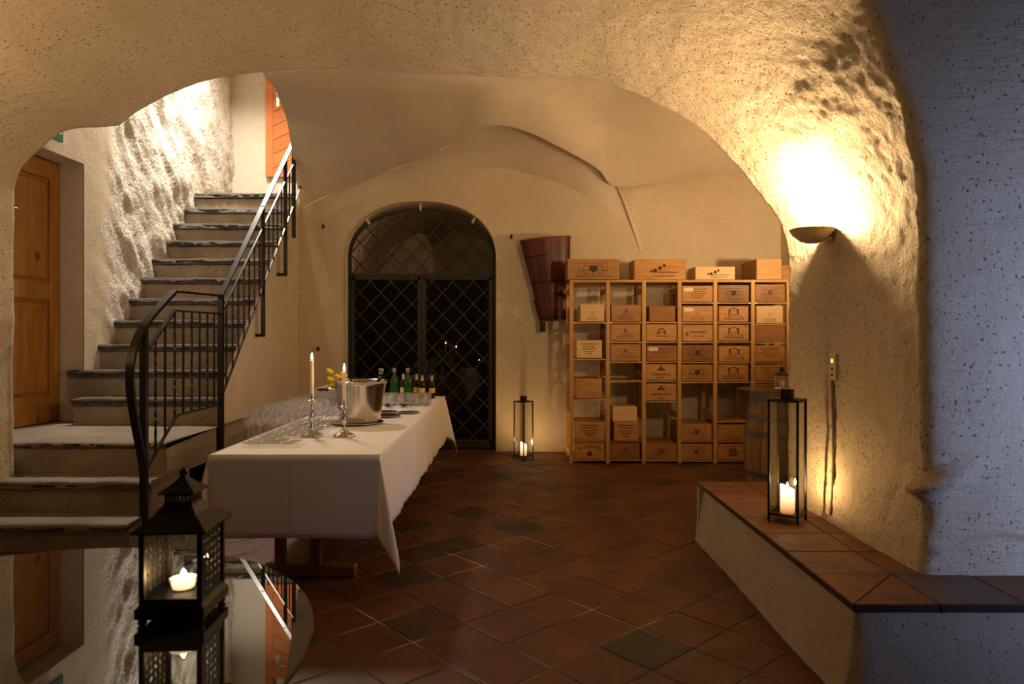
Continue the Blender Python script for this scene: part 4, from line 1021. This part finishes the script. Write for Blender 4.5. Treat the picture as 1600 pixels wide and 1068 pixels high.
        for i in range(9): 
            a = i * 0.698; ring(m, w_ * 0.09 * math.cos(a), h_ * 0.52 + h_ * 0.16 * math.sin(a), w_ * 0.035, h_ * 0.08, 0, 2 * PI, 0.007, y, 8)
        dash_line(m, -w_ * 0.33, w_ * 0.33, h_ * 0.5, h_ * 0.05, y, seed); dash_line(m, -w_ * 0.18, w_ * 0.18, h_ * 0.28, h_ * 0.08, y, seed + 2); m.box(-0.006, 0.006, y - 0.0005, y, h_ * 0.7, h_ * 0.86)
    elif style == 'medals':
        for a, b, q in ((-0.1, 0.45, 0.05), (0.0, 0.58, 0.05), (0.08, 0.7, 0.04), (-0.17, 0.42, 0.035)):
            m.lathe([(0.0001, 0), (w_ * q * 0.8, 0)], 10, cap=False, M=Matrix.Translation((w_ * a, y - 0.0006, h_ * b)) @ Matrix.Rotation(PI / 2, 4, 'X'))
        dash_line(m, -w_ * 0.1, w_ * 0.36, h_ * 0.36, h_ * 0.07, y, seed); dash_line(m, -w_ * 0.12, w_ * 0.3, h_ * 0.18, h_ * 0.06, y, seed + 1)
    elif style == 'coach':
        ring(m, 0, h_ * 0.55, w_ * 0.1, h_ * 0.2, 0, PI, 0.012, y, 10); m.box(-w_ * 0.12, w_ * 0.12, y - 0.0005, y, h_ * 0.50, h_ * 0.55)
        for a in (-0.11, 0.11): ring(m, w_ * a, h_ * 0.48, w_ * 0.035, h_ * 0.09, 0, 2 * PI, 0.008, y, 10)
        dash_line(m, -w_ * 0.2, w_ * 0.2, h_ * 0.28, h_ * 0.07, y, seed)
    return m

crates = 0
def crate(c0, c1, y0c, y1c, depth, style, label, mat=None, ink=None, yoff=0.012, group='wine crates in the rack', sticker=False, z0=None, seal=False, lid=True):
    global crates; crates += 1
    mat = mat or M_CRATE; ink = ink or M_PRINT2
    xa, xb = rx(c0), rx(c1)
    if z0 is None:
        for q in posts_c:
            p = rx(q)
            if xa < p + 0.024 < xa + 0.06: xa = p + 0.024
            if xb - 0.06 < p - 0.024 < xb: xb = p - 0.024
    zt1 = rzc(y0c); zb = rzc(y1c) if z0 is None else z0
    w_ = xb - xa; h_ = zt1 - zb
    t = thing('wine_crate', label, 'crate', ((xa + xb) / 2, RY + yoff, zb + 0.0008), group=group)
    a = w_ / 2; th = 0.009
    MB().bbox(-a + th * 0.9, a - th * 0.9, 0, 0.014, 0.002, h_ - th * 0.6, 0.0015).build('front_board', mat, t)
    for s_ in (-1, 1):
        MB().bbox(*sorted((s_ * a, s_ * (a - th))), 0.0015, depth, 0, h_ - th * 0.4, 0.001).build('side_board', mat, t)
    MB().bbox(-a + th, a - th, depth - 0.012, depth - 0.001, 0.002, h_ - th, 0.001).build('back_board', mat, t)
    MB().box(-a + th, a - th, 0.012, depth - 0.01, 0.001, 0.009).build('bottom_board', mat, t)
    if lid: MB().bbox(-a + 0.001, a - 0.001, 0.003, depth - 0.002, h_ - 0.008, h_, 0.001).build('lid', mat, t)
    if style:
        m = printing(style, w_, h_, -0.0002, crates * 31); 
        if m.v: m.build('printed_mark', ink, t)
    if seal: MB().lathe([(0.0001, 0), (w_ * 0.05, 0)], 12, cap=False, M=Matrix.Translation((0, -0.0008, h_ * 0.34)) @ Matrix.Rotation(PI / 2, 4, 'X')).build('red_seal', M_PRINTR, t)
    if sticker: MB().box(-a * 0.88, -a * 0.28, -0.0008, 0, h_ * 0.66, h_ * 0.88).build('paper_label', M_LABEL, t)
    return t
D, PL = M_CRATE_D, M_CRATE_L
P_ = M_PRINT
cn = ['far left column', 'second column', 'third column', 'fourth column', 'fifth column', 'far right column']
def lab(txt, c, pos): return 'wine crate %s, %s in %s' % (txt, pos, cn[c])
# column 1
crate(140, 250, 283, 358 + 5, 0.4, 'few', lab('of pale wood with faint small print', 0, 'topmost'), PL)
crate(122, 240, 450, 532, 0.4, 'lines', lab('with five lines of small print', 0, 'second from top'), PL)
crate(122, 240, 628, 720, 0.4, None, lab('turned sideways with a dark knot', 0, 'third from top'), None)
crate(112, 255, 828, 912, 0.45, 'lines', lab('with crowded dark print', 0, 'second from bottom'), None, P_)
crate(112, 252, 925, 1001, 0.45, 'arc', lab('with arched lettering and a red seal', 0, 'bottom'), None, P_, seal=True)
# column 2
crate(284, 420, 285, 363, 0.45, 'mound', lab('with faint pyramid shaped print', 1, 'topmost'))
crate(280, 418, 375, 453, 0.45, 'mound', lab('with faint pyramid shaped print', 1, 'second from top'))
crate(280, 419, 468, 546, 0.45, 'mound', lab('with faint pyramid shaped print', 1, 'third from top'))
lo_ = crate(294, 407, 825, 914, 0.4, 'lines', lab('with dense dark print, carrying a plain crate', 1, 'second from bottom'), None, P_, yoff=-0.02)
crate(290, 403, 758, 824.5, 0.34, None, 'plain unmarked wooden crate stacked on the densely printed crate in the second column', PL)
crate(275, 415, 925, 1001, 0.45, 'mound', lab('of darker wood with a pale lower edge', 1, 'bottom'), D)
# column 3
crate(460, 580, 290, 362, 0.4, None, lab('of small size with a dark stained middle', 2, 'topmost'), D)
crate(446, 588, 375, 453, 0.45, 'coach', lab('printed with a dark round emblem', 2, 'second from top'), None, P_)
crate(448, 588, 473, 546, 0.45, 'lines', lab('with a white paper label', 2, 'third from top'), D, None, sticker=True)
crate(443, 585, 560, 635, 0.45, 'tower', lab('printed with a tower and a name', 2, 'fourth from top'), None, P_)
crate(443, 585, 650, 729, 0.45, 'tower', lab('printed with a tower and a name', 2, 'fifth from top'), None, P_)
crate(446, 585, 928, 1003, 0.45, 'crest', lab('with a faint crest', 2, 'bottom'), None)
# column 4
crate(612, 755, 197, 271, 0.45, 'lines', lab('with a white paper label', 3, 'topmost'), None, None, sticker=True)
crate(613, 755, 290, 364, 0.45, 'few', lab('with a white paper label', 3, 'second from top'), None, None, sticker=True)
crate(613, 755, 377, 454, 0.45, 'name', lab('printed with a single long name', 3, 'third from top'))
crate(612, 755, 472, 547, 0.45, 'crest', lab('of darker wood with a framed crest', 3, 'fourth from top'), D, P_)
crate(612, 752, 562, 639, 0.45, 'crest', lab('of light wood with a framed crest', 3, 'fifth from top'), None, P_)
crate(608, 750, 838, 914, 0.45, 'crest', lab('with its lid ajar and a framed crest', 3, 'second from bottom'), None, None)
crate(608, 750, 930, 1004, 0.45, 'crest', lab('with a framed crest', 3, 'bottom'), None, None)
# column 5
crate(780, 922, 193, 271, 0.45, 'crest', lab('of dark wood with a broad oval print', 4, 'topmost'), D, P_)
crate(782, 920, 290, 364, 0.45, 'chateau', lab('printed with an arched castle over lettering', 4, 'second from top'), None, P_)
crate(780, 922, 377, 452, 0.45, 'chateau', lab('printed with an arched castle over lettering', 4, 'third from top'), None, P_)
crate(782, 925, 475, 549, 0.45, 'chateau', lab('printed with an arched castle over lettering', 4, 'fourth from top'), None, P_)
crate(780, 920, 562, 639, 0.45, 'chateau', lab('printed with an arched castle over lettering', 4, 'fifth from top'), None, P_)
crate(777, 920, 840, 914, 0.45, 'few', lab('with a small round badge', 4, 'second from bottom'), None, P_)
crate(777, 920, 930, 1004, 0.45, 'bush', lab('printed with a bold dark leafy emblem', 4, 'bottom'), None, P_)
# column 6
crate(952, 1090, 190, 271, 0.45, 'crest', lab('of reddish dark wood', 5, 'topmost'), D)
crate(957, 1080, 290, 370, 0.4, 'few', lab('of pale pinkish wood', 5, 'second from top'), PL)
crate(951, 1090, 381, 457, 0.45, None, lab('plain and brown without print', 5, 'third from top'), D)
crate(950, 1090, 473, 549, 0.45, 'lines', lab('with faded crowded print', 5, 'fourth from top'))
crate(950, 1090, 562, 639, 0.45, 'lines', lab('partly behind the small glass lantern', 5, 'fifth from top'))
crate(950, 1090, 652, 729, 0.45, None, lab('mostly hidden behind the barrel', 5, 'sixth from top'))
# on top of the rack
gt = 'wine crates on top of the rack'; zk = rzc(169) + 0.001
crate(78, 315, 75, 165, 0.34, 'crest', 'long wooden wine crate overhanging the left end of the rack top', None, P_, -0.05, gt, z0=zk)
crate(389, 628, 75, 165, 0.34, 'medals', 'long wooden wine crate with dark seals, second from left on the rack top', None, P_, 0.0, gt, z0=zk)
crate(672, 855, 108, 165, 0.30, 'medals', 'low pale wine crate with dark medal prints on the rack top', PL, P_, 0.0, gt, z0=zk)
crate(955, 1072, 72, 165, 0.48, None, 'deep wooden wine crate end-on with two knots near the right of the rack top', None, None, 0.0, gt, z0=zk)
crate(1082, 1190, 98, 165, 0.40, None, 'low dark wine crate at the far right end of the rack top', D, None, 0.06, gt, z0=zk)

# ------------------------------------------------------------------ grape hod on the back wall
hod = thing('grape_hod', 'burgundy tapered wooden grape hod with black hoops hanging on the back wall', 'hod', tuple(P(866, 500, 7.84)))
def hod_ring(t_):         # t 0 bottom .. 1 top
    top = P(852, 373, 7.83); bot = P(867, 500, 7.87); c = bot.lerp(top, t_); return c
HB = Vector(hod.location)
tilt = Matrix.Rotation(-0.10, 4, 'Y')
def hp(t_, a, grow=0):
    c = hod_ring(t_) - HB; rw = 0.165 + 0.125 * t_ + grow; rd = 0.085 + 0.04 * t_ + grow
    v = Vector((rw * math.cos(a), rd * math.sin(a) if math.sin(a) < 0 else rd * 0.75 * math.sin(a), 0)); return c + (tilt @ v)
NS = 18
for k in range(NS):
    m = MB(); a0, a1 = 2 * PI * k / NS + 0.008, 2 * PI * (k + 1) / NS - 0.008
    rws = [[hp(t_ / 6, a0 + (a1 - a0) * j / 2) for j in range(3)] for t_ in range(7)]
    m.grid(rws, False); m.grid([[hp(t_ / 6, a0 + (a1 - a0) * j / 2, -0.014) for j in range(3)][::-1] for t_ in range(7)], False)
    m.grid([[hp(1, a0 + (a1 - a0) * j / 2) for j in range(3)], [hp(1, a0 + (a1 - a0) * j / 2, -0.014) for j in range(3)]], False)
    m.build('stave', M_RED, hod)
for t_ in (0.03, 0.47, 0.79, 0.985):
    m = MB(); hh = 0.014 if t_ < 0.9 else 0.02
    g = 0.004
    m.grid([[hp(t_ - hh, a * PI / 16, g) for a in range(33)], [hp(t_ + hh, a * PI / 16, g) for a in range(33)]], True)
    m.build('hoop', M_IRON if t_ < 0.9 else M_RED, hod)
m = MB(); m.add([hp(0.02, a * PI / 16, -0.012) for a in range(32)], [tuple(range(32))]); m.build('bottom', M_RED, hod)
m = MB(); e = P(848, 506, 7.86) - HB; m.box(e.x - 0.03, e.x + 0.03, e.y - 0.03, e.y + 0.03, e.z - 0.09, e.z + 0.02); m.bar(e + Vector((-0.02, 0, 0.0)), e + Vector((-0.10, 0, 0.28)), 0.02, 0.03); m.build('foot', M_DARK, hod)
for (px, py, lb) in ((799, 371, 'small iron wall hook left of the grape hod'), (497, 546, 'small iron wall hook at left of the gate above the tulips'), (505, 355, 'small iron wall hook high at the left shoulder of the gate')):
    c = P(px, py, 7.97); t = thing('wall_hook', lb, 'hook', tuple(c)); t.scale = (0.6, 0.8, 0.7)
    MB().tube([(0, 0.04, 0.02), (0, -0.05, 0.02), (0.0, -0.05, 0.05)], 0.007, 6).build('peg', M_IRON, t)
    MB().box(-0.02, 0.02, 0.0, 0.015, -0.02, 0.045).build('plate', M_IRON, t)

# ------------------------------------------------------------------ barrel with glass disc and small lantern
brl = thing('oak_barrel', 'old oak wine barrel with grey metal hoops between the rack and the right pier', 'barrel', (2.14, 5.22, 0))
def brr(z): u = (z - 0.47) / 0.47; return 0.35 - 0.062 * u * u
NS = 24
for k in range(NS):
    a0, a1 = 2 * PI * k / NS + 0.006, 2 * PI * (k + 1) / NS - 0.006; m = MB()
    m.grid([[Vector((brr(z) * math.cos(a), brr(z) * math.sin(a), z)) for a in (a1, a0)] for z in [0.94 * i / 10 for i in range(11)]], False)
    m.grid([[Vector(((brr(z) - 0.022) * math.cos(a), (brr(z) - 0.022) * math.sin(a), z)) for a in (a0, a1)] for z in [0.94 * i / 10 for i in range(11)]], False)
    m.grid([[Vector((r_ * math.cos(a), r_ * math.sin(a), 0.94)) for a in (a0, a1)] for r_ in (brr(0.94) - 0.022, brr(0.94))], False)
    m.build('stave', M_STAVE, brl)
for z, hh in ((0.03, 0.025), (0.20, 0.02), (0.32, 0.02), (0.62, 0.02), (0.74, 0.02), (0.885, 0.03)):
    MB().lathe([(brr(z - hh) + 0.003, z - hh), (brr(z) + 0.004, z), (brr(z + hh) + 0.003, z + hh)], 48, cap=False).build('hoop', M_HOOP, brl)
for k in range(6):
    x0_ = -0.27 + k * 0.09; x1_ = x0_ + 0.087; r_ = 0.268
    def hw(x): return math.sqrt(max(0.0, r_ * r_ - x * x))
    MB().prism([(x0_, -hw(x0_)), (x1_, -hw(x1_)), (x1_, hw(x1_)), (x0_, hw(x0_))], 'z', 0.90, 0.915).build('head_board', M_STAVE, brl)
disc = MB().lathe([(0.0001, 0), (0.405, 0), (0.408, 0.004), (0.405, 0.008), (0.0001, 0.008)], 64, cap=False).build('glass_disc', M_DISC, None, loc=(2.14, 5.22, 0.9405))
props(disc, 'round clear glass tabletop lying on the oak barrel', 'tabletop')
lx, ly, lz = P(1222, 606, 5.05)
t = thing('small_lantern', 'small hexagonal glass and metal lantern on the barrel top', 'lantern', (lx, ly, 0.949))
hexr = 0.052
MB().lathe([(hexr + 0.006, 0), (hexr + 0.008, 0.012), (hexr - 0.004, 0.02), (hexr - 0.004, 0.028)], 6, smooth=False).build('base', M_STEEL, t)
for k in range(6):
    a, b = k * PI / 3, (k + 1) * PI / 3
    MB().bar((hexr * math.cos(a), hexr * math.sin(a), 0.028), (hexr * math.cos(a), hexr * math.sin(a), 0.115), 0.006, 0.006).build('corner_post', M_STEEL, t)
    m = MB(); m.add([(0.95 * hexr * math.cos(a), 0.95 * hexr * math.sin(a), 0.028), (0.95 * hexr * math.cos(b), 0.95 * hexr * math.sin(b), 0.028), (0.95 * hexr * math.cos(b), 0.95 * hexr * math.sin(b), 0.115), (0.95 * hexr * math.cos(a), 0.95 * hexr * math.sin(a), 0.115)], [(0, 1, 2, 3)]).build('glass_pane', M_PANE, t)
MB().lathe([(hexr + 0.008, 0.113), (hexr + 0.006, 0.122), (0.028, 0.142), (0.018, 0.148), (0.018, 0.162), (0.024, 0.165), (0.0001, 0.182)], 6, smooth=False, cap=False).build('roof', M_LANT, t)
MB().tube([(0.016 * math.cos(a * PI / 8), 0, 0.188 + 0.016 * math.sin(a * PI / 8)) for a in range(16)], 0.002, 6, closed=True).build('ring', M_LANT, t)
MB().lathe([(0.02, 0.03), (0.02, 0.07), (0.0001, 0.07)], 14).build('tealight', M_WAX, t)

# ------------------------------------------------------------------ tall black lanterns
def tall_lantern(x, y, z, rz, label, lc, H=0.64, wd=0.145, slant=0.55):
    t = thing('tall_lantern', label, 'lantern', (x, y, z), rz, 'tall black frame lanterns'); a = wd / 2; b = 0.011
    for sx in (-1, 1):
        for sy in (-1, 1):
            MB().bbox(sx * a - b / 2, sx * a + b / 2, sy * a - b / 2, sy * a + b / 2, 0, H, 0.001).build('corner_post', M_LANT, t)
    for nm, zz in (('bottom_frame', 0.035), ('top_frame', H - 0.012)):
        m = MB()
        for s_ in (-1, 1): m.box(-a, a, s_ * a - b / 2, s_ * a + b / 2, zz, zz + b); m.box(s_ * a - b / 2, s_ * a + b / 2, -a, a, zz, zz + b)
        m.build(nm, M_LANT, t)
    MB().box(-a, a, -a, a, 0.036, 0.040).build('floor_plate', M_LANT, t)
    MB().box(-a, a, -0.028, 0.028, H - 0.006, H).bbox(-0.028, 0.028, -0.028, 0.028, H, H + 0.052, 0.003).build('chimney', M_LANT, t)
    g = a - 0.003
    for s_ in (-1, 1):
        MB().box(-g + 0.004, g - 0.004, s_ * g - 0.001, s_ * g + 0.001, 0.046, H - 0.013).build('glass_pane', M_PANE, t)
        MB().box(s_ * g - 0.001, s_ * g + 0.001, -g + 0.004, g - 0.004, 0.046, H - 0.013).build('glass_pane', M_PANE, t)
    c = thing('pillar_candle', lc, 'candle', (x, y, z + 0.0405), 0.4)
    m = MB(); n = 24; r_ = 0.036; rws = []
    for i in range(11):
        v = i / 10; rws.append([Vector((r_ * math.cos(2 * PI * k / n), r_ * math.sin(2 * PI * k / n), v * (0.135 - slant * r_ * math.cos(2 * PI * k / n)))) for k in range(n + 1)])
    for s2, dz in ((0.82, 0.001), (0.7, -0.012), (0.45, -0.022), (0.02, -0.024)):
        rws.append([Vector((s2 * r_ * math.cos(2 * PI * k / n), s2 * r_ * math.sin(2 * PI * k / n), dz + 0.135 - slant * s2 * r_ * math.cos(2 * PI * k / n))) for k in range(n + 1)])
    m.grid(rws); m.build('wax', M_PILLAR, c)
    MB().tube([(0, 0, 0.108), (0.001, 0, 0.122)], 0.0012, 5).build('wick', M_DARK, c)
    MB().lathe([(0.0001, 0.118), (0.006, 0.126), (0.0065, 0.134), (0.004, 0.146), (0.0001, 0.16)], 10, cap=False).build('flame', M_FLAMEL, c)
pc = P(1233, 815, 3.60)
rzl = math.atan2(3.51 - 3.60, 1.47 - 1.357)
tall_lantern(1.452, 3.60, 0.3805, rzl, 'tall black frame lantern with a lit candle on the tiled bench', 'glowing cream pillar candle inside the lantern on the bench')
tall_lantern((818 - CX) / F * 7.5, 7.5, 0.0015, PI / 4, 'tall black frame lantern with a lit candle on the floor by the back wall', 'glowing cream pillar candle inside the lantern on the floor')

# ------------------------------------------------------------------ wall sconce
def sconce(sx, sy, sz, rz, label):
    t = thing('wall_sconce', label, 'sconce', (sx, sy, sz), rz)
    prof = [(0.0001, -0.072), (0.03, -0.070), (0.065, -0.055), (0.095, -0.028), (0.114, 0.0)]
    MB().lathe(prof, 32, cap=False).lathe([(r_ * 0.965, z + 0.003) for r_, z in prof][::-1], 32, cap=False).build('bowl', M_BRASSY, t)
    MB().lathe([(0.0001, -0.02), (0.012, -0.015), (0.014, 0.0), (0.010, 0.012), (0.0001, 0.014)], 12, cap=False).build('bulb', M_BULB, t)
    MB().bar((0.06, 0, -0.045), (0.165, -0.03, -0.045), 0.02, 0.012).lathe([(0.03, 0), (0.03, 0.012)], 14, M=Matrix.Translation((0.15, -0.03, -0.05)) @ Matrix.Rotation(PI / 2, 4, 'Y')).build('wall_arm', M_BRASSY, t)
M_BULB = emit('bulb_glow', (1, 0.8, 0.5), 12)
sconce(1.565, 3.56, 1.905, 0, 'shallow bronze bowl uplight sconce shining on the right pier')
sconce(2.95, 5.9, 1.98, 0, 'bronze bowl uplight hidden behind the pier on the right wall of the far bay')
sconce(-3.2, 2.75, 2.10, PI, 'added bronze bowl uplight, unseen fill on the left end of the near arch')  # added out of view as fill light; bowl shades the lower steps

# socket strip and cable on the pier
def pier_x(y, z):
    dg = bpy.context.evaluated_depsgraph_get()
    hit, loc, nr, idx = arch.ray_cast(Vector((0.5, y, z)), Vector((1, 0, 0)))
    return loc.x if hit else 1.66
bpy.context.view_layer.update()
SOY, SOZ = 3.545, 1.19
px_ = pier_x(SOY, SOZ)
t = thing('socket_strip', 'cream switch and socket plate with a green light on the right pier', 'socket', (px_ + 0.004, SOY, SOZ - 0.07))
MB().bbox(-0.018, 0.012, -0.036, 0.036, 0, 0.14, 0.003).build('plate', M_SOCK, t)
MB().box(-0.0195, -0.018, -0.012, 0.012, 0.092, 0.112).build('indicator_light', M_LED, t)
MB().box(-0.0195, -0.018, -0.010, 0.010, 0.055, 0.066).box(-0.0195, -0.018, -0.010, 0.010, 0.024, 0.036).build('sockets', M_DARK, t)
pts = []
for i in range(24):
    z = SOZ - 0.07 - (SOZ - 0.07 - 0.42) * i / 23; y = SOY + 0.012 - 0.02 * math.sin(i / 23 * 3.0) ; pts.append((min(pier_x(y, z + q) for q in (-0.08, -0.04, 0, 0.04, 0.08)) + 0.003, y, z))
xm_ = min(p[0] for p in pts); xt_ = pts[0][0]
pts = [(0.35 * p[0] + 0.65 * (xm_ + 0.004), p[1], p[2]) for p in pts]
o = MB().tube(pts, 0.008, 8).build('cable', M_CABLE); props(o, 'grey brown cable running down the right pier from the socket plate', 'cable')
# bracket spur in the broken corner of the pier
o = MB().tube([(1.70, 2.80, 0.735), (1.735, 2.745, 0.765), (1.765, 2.76, 0.80)], [0.012, 0.018, 0.014], 7).build('stone_spur', M_BENCHWALL); props(o, 'small broken stone spur sticking out of the pier corner above the bench', 'stone')

# ------------------------------------------------------------------ round glass table with pagoda lantern
t = thing('round_glass_table', 'round dark glass table cut off at the lower left of the picture', 'table', (-1.08, 1.25, 0))
MB().lathe([(0.0001, 0.738), (0.688, 0.738), (0.69, 0.741), (0.69, 0.747), (0.688, 0.75), (0.0001, 0.75)], 128, cap=False, smooth=False).build('glass_top', M_DARKGLASS, t)
MB().lathe([(0.28, 0), (0.28, 0.015), (0.05, 0.04), (0.035, 0.06), (0.035, 0.70), (0.12, 0.73), (0.12, 0.738)], 32).build('pedestal', M_IRON, t)

LX, LY = -0.712, 1.48
t = thing('pagoda_lantern', 'black metal pagoda lantern with fretwork sides on the round glass table', 'lantern', (LX, LY, 0.7505), 0.05); t.scale = (0.95, 0.95, 0.93)
a = 0.062
def sq(m, prof):
    vs = []
    for r_, z in prof: vs += [(-r_, -r_, z), (r_, -r_, z), (r_, r_, z), (-r_, r_, z)]
    n = len(prof); m.add(vs, [(i * 4 + k, i * 4 + (k + 1) % 4, i * 4 + 4 + (k + 1) % 4, i * 4 + 4 + k) for i in range(n - 1) for k in range(4)] + [(3, 2, 1, 0), tuple(range(4 * n - 4, 4 * n))]); return m
sq(MB(), [(a + 0.004, 0.012), (a + 0.012, 0.016), (a + 0.012, 0.038), (a + 0.006, 0.044), (a + 0.004, 0.050)]).build('base', M_LANT, t)
for sx_ in (-1, 1):
    for sy_ in (-1, 1):
        MB().lathe([(0.006, 0), (0.010, 0.004), (0.008, 0.014)], 10, c=(sx_ * a, sy_ * a, 0)).build('foot', M_LANT, t)
        MB().bbox(sx_ * a - 0.006, sx_ * a + 0.006, sy_ * a - 0.006, sy_ * a + 0.006, 0.048, 0.212, 0.001).build('corner_post', M_LANT, t)
m = MB()
for s_ in (-1, 1): m.box(-a, a, s_ * a - 0.004, s_ * a + 0.004, 0.048, 0.058); m.box(-a, a, s_ * a - 0.004, s_ * a + 0.004, 0.204, 0.212); m.box(s_ * a - 0.004, s_ * a + 0.004, -a, a, 0.048, 0.058); m.box(s_ * a - 0.004, s_ * a + 0.004, -a, a, 0.204, 0.212)
m.build('window_frame', M_LANT, t)
MB().box(-a + 0.006, a - 0.006, -a - 0.001, -a + 0.001, 0.058, 0.204).build('glass_pane', M_PANE, t)
MB().box(-a + 0.006, a - 0.006, a - 0.001, a + 0.001, 0.058, 0.204).build('glass_pane', M_PANE, t)
rr = random.Random(4)
for s_ in (-1, 1):
    m = MB(); x_ = s_ * a; nyc, nzc = 5, 8; cy, cz = (2 * a - 0.012) / nyc, 0.146 / nzc
    for i in range(nyc):
        for j in range(nzc):
            yc = -a + 0.006 + (i + 0.5) * cy; zc = 0.058 + (j + 0.5) * cz; th = rr.uniform(0, PI); ra, rb = cy * rr.uniform(0.30, 0.42), cz * rr.uniform(0.18, 0.30)
            n = 12; out = []; inn = []
            for k in range(n):
                p = 2 * PI * (k + 0.5) / n; q = max(abs(math.cos(p)), abs(math.sin(p))); out.append((yc + cy / 2 * math.cos(p) / q, zc + cz / 2 * math.sin(p) / q))
                u, v = ra * math.cos(p - th), rb * math.sin(p - th); inn.append((yc + u * math.cos(th) - v * math.sin(th), zc + u * math.sin(th) + v * math.cos(th)))
            vs = [(x_ - 0.0008, *p) for p in out] + [(x_ - 0.0008, *p) for p in inn] + [(x_ + 0.0008, *p) for p in out] + [(x_ + 0.0008, *p) for p in inn]
            m.add(vs, [(k, (k + 1) % n, n + (k + 1) % n, n + k) for k in range(n)] + [(2 * n + k, 3 * n + k, 3 * n + (k + 1) % n, 2 * n + (k + 1) % n) for k in range(n)] + [(n + k, n + (k + 1) % n, 3 * n + (k + 1) % n, 3 * n + k) for k in range(n)])
    m.build('fretwork_panel', M_LANT, t)
sq(MB(), [(a + 0.018, 0.205), (a + 0.019, 0.210), (a + 0.004, 0.222), (0.045, 0.240), (0.032, 0.258), (0.028, 0.262)]).build('roof', M_LANT, t)
m = sq(MB(), [(0.031, 0.261), (0.031, 0.265)]); sq(m, [(0.031, 0.281), (0.032, 0.286)])
for s_ in (-1, 1):
    for k in range(7):
        v = -0.027 + k * 0.009; m.box(v - 0.0018, v + 0.0018, s_ * 0.028 - 0.001, s_ * 0.028 + 0.001, 0.264, 0.282); m.box(s_ * 0.028 - 0.001, s_ * 0.028 + 0.001, v - 0.0018, v + 0.0018, 0.264, 0.282)
m.build('vent_collar', M_LANT, t)
sq(MB(), [(0.040, 0.284), (0.040, 0.288), (0.024, 0.300), (0.008, 0.316), (0.003, 0.324)]).build('cap_roof', M_LANT, t)
MB().lathe([(0.0001, 0.318), (0.007, 0.321), (0.010, 0.329), (0.007, 0.337), (0.0001, 0.340)], 16, cap=False).build('finial', M_LANT, t)
c = thing('tealight_glass', 'glowing tealight in a glass holder inside the pagoda lantern', 'candle', (LX, LY, 0.7505 + 0.0505))
MB().lathe([(0.0001, 0.001), (0.025, 0.001), (0.031, 0.030), (0.0295, 0.030), (0.024, 0.004)], 24, cap=False).build('glass_cup', M_PANE, c)
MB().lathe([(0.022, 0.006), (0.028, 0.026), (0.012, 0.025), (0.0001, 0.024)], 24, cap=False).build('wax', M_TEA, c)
MB().lathe([(0.0001, 0.026), (0.006, 0.030), (0.006, 0.036), (0.0001, 0.046)], 10, cap=False).build('flame', M_FLAME, c)
